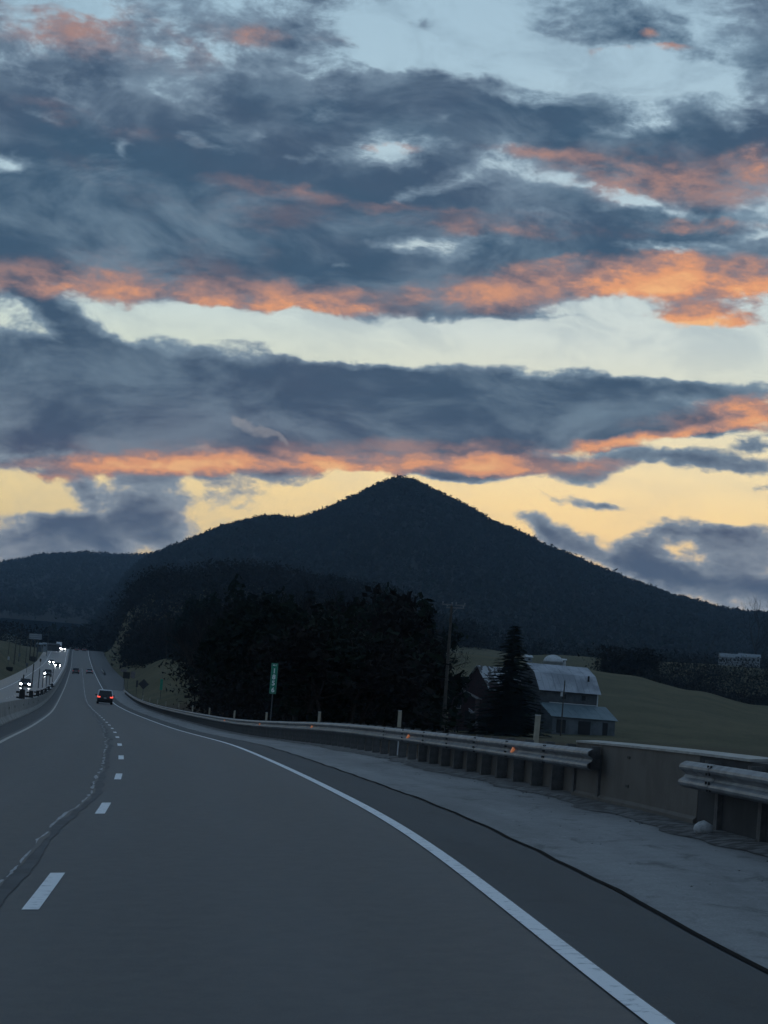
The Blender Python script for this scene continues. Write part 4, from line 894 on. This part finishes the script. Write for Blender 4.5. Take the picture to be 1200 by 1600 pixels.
# ---------------------------------------------------------------- vehicles
M_glass = mat('car_glass', (.012, .013, .015), .12); M_tyre = mat('tyre', (.015, .015, .015), .8); M_rim = mat('rim', (.2, .2, .21), .4, metal=.6)
M_tail = mat('tail_lamp', (.5, .02, .02), .3, emit=(1.0, .10, .07), estr=1.4); M_taild = mat('dim_tail_lamp', (.5, .05, .05), .3, emit=(1.0, .30, .32), estr=.16)
M_head = mat('head_lamp', (.9, .9, .9), .2, emit=(.93, .97, 1.0), estr=60.0); M_plate = mat('plate', (.35, .36, .38), .5)
def paint(name, c): return mat(name, c, .28, spec=.6)
def car(s, o, w, h, L, col, label, kind='suv', tails=None, heads=0, oncoming=False, name='car', dh=0., cat='car', group=None):
    root = empty(name, road(s, o, .012 + dh), -road_dir(s) + (math.pi if oncoming else 0), label, cat, group)
    belt = h * (.56 if kind != 'sedan' else .58); cl = .18 * h * .6; y0, y1 = -L / 2, L / 2; hw_ = w / 2
    # body: rounded rings along the length (rear -y, front +y)
    mb = MB(); hood = belt * .93
    st_ = [(y0, .90, belt * .80, cl + .14), (y0 + .06, .97, belt * .93, cl + .06), (y0 + .28, 1.0, belt, cl), (0, 1.0, belt, cl), (y1 - L * .27, 1.0, belt * 1.0, cl), (y1 - L * .10, .97, hood * .95, cl), (y1 - .08, .90, hood * .82, cl + .05), (y1, .78, hood * .70, cl + .14)]
    sec_n = 12; vs = []
    for (y, kx, zt, zb) in st_:
        for (a, b_) in ((-1, .12), (-1, .55), (-.99, .80), (-.93, .96), (-.80, 1), (.80, 1), (.93, .96), (.99, .80), (1, .55), (1, .12), (.85, 0), (-.85, 0)): vs.append((a * hw_ * kx * (.985), y, zb + (zt - zb) * b_))
    fs = [(i * sec_n + j, (i + 1) * sec_n + j, (i + 1) * sec_n + (j + 1) % sec_n, i * sec_n + (j + 1) % sec_n) for i in range(len(st_) - 1) for j in range(sec_n)] + [tuple(range(sec_n)), tuple(range(len(st_) * sec_n - 1, (len(st_) - 1) * sec_n - 1, -1))]
    mb.add(vs, fs); mb.build('body', col, root, smooth=False)
    # greenhouse
    r0 = y0 + (.10 if kind == 'suv' else L * .17); r1 = r0 + (.38 if kind == 'suv' else L * .14); f1 = y1 - L * .40; f0 = y1 - L * .27
    def ring(t, z, inset): 
        a = r0 + (r1 - r0) * t; b_ = f0 + (f1 - f0) * t; x = hw_ * (.94 - .17 * t) - inset
        return [(-x, a + inset, z), (-x, b_ - inset, z), (x, b_ - inset, z), (x, a + inset, z)]
    g0 = ring(0, belt - .02, 0); g1 = ring(.93, h - .07, 0)
    mb = MB(); mb.add(g0 + g1, [(0, 4, 7, 3), (1, 2, 6, 5), (0, 1, 5, 4), (3, 7, 6, 2), (4, 5, 6, 7), (3, 2, 1, 0)]); mb.build('window', M_glass, root)
    mb = MB(); rr0 = ring(.90, h - .10, -.025); rr1 = ring(.98, h - .02, .03); rr2 = ring(1.0, h, .16)
    mb.add(rr0 + rr1 + rr2, [(0, 4, 7, 3), (4, 8, 11, 7), (1, 2, 6, 5), (5, 6, 10, 9), (0, 1, 5, 4), (4, 5, 9, 8), (3, 7, 6, 2), (7, 11, 10, 6), (8, 9, 10, 11), (3, 2, 1, 0)]); mb.build('roof', M_roofs.get(label[:5], col), root)
    for sx_ in (-1, 1):
        for (a, b_, c) in ((0, 0, 0), (1, 1, 1), (.52, .52, .5)):
            pa = Vector((sx_ * (hw_ * .945), r0 + (f0 - r0) * a, belt - .02)); pb = Vector((sx_ * (hw_ * .79), r1 + (f1 - r1) * b_, h - .08)); mb = MB(); mb.tube([pa, pb], .07, 4); mb.build('pillar', M_roofs.get(label[:5], col), root)
        mb = MB(); mb.box((sx_ * (hw_ + .11), f0 - L * .06, belt + .08), (.22, .10, .17)); mb.build('mirror', col, root)
        for y in (y0 + L * .19, y1 - L * .19):
            mb = MB(); mb.tube([(sx_ * (hw_ - .24), y, .34), (sx_ * (hw_ - .01), y, .34)], .35, 14); wv = mb.build('wheel', M_tyre, root)
            mb = MB(); mb.tube([(sx_ * (hw_ - .02), y, .34), (sx_ * (hw_ + .004), y, .34)], .20, 10); mb.build('rim', M_rim, wv)
        zl = belt * .86
        mb = MB(); mb.box((sx_ * hw_ * .80, y0 + .015, zl), (w * .19, .09, h * .085)); mb.box((sx_ * hw_ * .94, y0 + .07, zl + h * .02), (w * .05, .16, h * .12)); mb.build('tail_light', tails or M_taild, root)
        if not (heads == 1 and sx_ < 0):
            mb = MB(); mb.tube([(sx_ * hw_ * .72, y1 - .05, belt * .70), (sx_ * hw_ * .72, y1 + .03, belt * .70)], .15, 10); mb.build('headlight', M_head if heads else M_rim, root)
    mb = MB(); mb.box((0, y0 - .03, cl + .22), (w * .92, .16, .20)); mb.build('rear_bumper', M_tyre, root)
    mb = MB(); mb.box((0, y1 - .02, cl + .16), (w * .86, .16, .20)); mb.build('front_bumper', M_tyre, root)
    mb = MB(); mb.box((0, y1 + .012, belt * .60), (w * .38, .05, .16)); mb.build('grille', M_tyre, root)
    mb = MB(); mb.box((0, y0 - .015, belt * .74), (.32, .03, .16)); mb.build('plate', M_plate, root)
    return root
M_roofs = {}
blk = paint('black_paint', (.012, .012, .014)); slv = paint('silver_paint', (.30, .32, .35)); gry = paint('grey_paint', (.10, .11, .12)); wht = paint('white_paint', (.42, .44, .46))
M_roofs['black'] = paint('painted_sky_sheen', (.62, .65, .68))  # sky reflection painted as a pale colour on the SUV's roof and pillars
car(279, 2.15, 1.98, 1.80, 4.8, blk, 'black SUV with pale roof and lit red tail lights, nearest vehicle ahead', tails=M_tail, name='suv', cat='SUV')
car(614, -1.9, 1.86, 1.62, 4.6, gry, 'dark grey car in the left lane halfway up the hill', name='car')
car(634, 2.0, 1.86, 1.48, 4.7, slv, 'silver car with dim red lights in the right lane halfway up the hill', kind='sedan')
car(1052, -1.8, 1.85, 1.5, 4.6, gry, 'tiny grey car in the left lane just over the hill crest', dh=-.2)
car(1048, 1.7, 1.9, 1.6, 4.7, gry, 'tiny dark car in the right lane at the hill crest')
GO = 'oncoming cars with headlights on'
car(377, -10.1, 1.9, 1.62, 4.7, gry, 'nearest oncoming dark car with both headlights on, behind the median markers', heads=2, oncoming=True, group=GO)
car(535, -8.55, 1.9, 1.75, 4.7, gry, 'oncoming car showing one bright headlight behind the median markers', heads=1, oncoming=True, group=GO)
car(715, -7.9, 1.9, 1.55, 4.7, blk, 'oncoming car with bright headlights close to the median, below the pair on the crest', heads=2, oncoming=True, group=GO)
car(776, -10.6, 1.9, 1.5, 4.7, gry, 'oncoming car in the outer lane just ahead of the one near the median', heads=2, oncoming=True, group=GO)
car(1035, -7.9, 1.9, 1.5, 4.7, blk, 'oncoming car at the hill crest right beside the white truck', heads=2, oncoming=True, group=GO)
# box truck at the crest
tk = empty('box_truck', road(1026, -10.2, .02), -road_dir(1026) + math.pi, 'white box truck with headlights on coming over the hill crest', 'truck')
mb = MB(); mb.box((0, -1.6, 2.55), (2.45, 6.2, 2.7)); mb.build('cargo_box', paint('box_white', (.85, .86, .92)), tk)
mb = MB(); mb.prism([(-1.1, 0, .5), (-1.1, 0, 1.5), (-1.0, 0, 2.35), (1.0, 0, 2.35), (1.1, 0, 1.5), (1.1, 0, .5)], (0, 1.55, 0), (0, 3.2, 0)); mb.build('cab', gry, tk)
mb = MB(); mb.box((0, 3.22, 1.85), (1.8, .06, .7)); mb.build('windscreen', M_glass, tk)
mb = MB(); mb.box((0, 3.7, 1.0), (2.0, 1.1, .9), taper=.9); mb.build('hood', blk, tk)
for sx_ in (-1, 1):
    mb = MB(); mb.tube([(sx_ * .85, 4.2, .95), (sx_ * .85, 4.3, .95)], .18, 10); mb.build('headlight', M_head, tk)
    for y in (-3, 3.4): mb = MB(); mb.tube([(sx_ * .8, y, .48), (sx_ * 1.15, y, .48)], .48, 12); mb.build('wheel', M_tyre, tk)
mb = MB(); mb.box((0, 4.28, .55), (2.1, .15, .28)); mb.build('bumper', M_rim, tk)

# ---------------------------------------------------------------- dusk haze in the valley
zmin = -8.0; zmax = 560.0
mb = MB(); mb.box((300, 3200, (zmin + zmax) / 2), (16000, 14000, zmax - zmin)); 
hz_m = bpy.data.materials.new('haze'); hz_m.use_nodes = True; hz_m.node_tree.nodes.clear(); n = NT(hz_m.node_tree)
pv = n.node('ShaderNodeVolumePrincipled'); pv.inputs['Color'].default_value = (.46, .72, 1.0, 1); pv.inputs['Density'].default_value = 5.6e-5; pv.inputs['Anisotropy'].default_value = .2; pv.inputs['Density Attribute'].default_value = ''; pv.inputs['Temperature Attribute'].default_value = ''; pv.inputs['Color Attribute'].default_value = ''
o_ = n.node('ShaderNodeOutputMaterial'); n.l.new(pv.outputs[0], o_.inputs['Volume'])
HZ = mb.build('haze', hz_m); tag(HZ, label='thin blue evening haze filling the valley', cat='haze', kind='stuff')
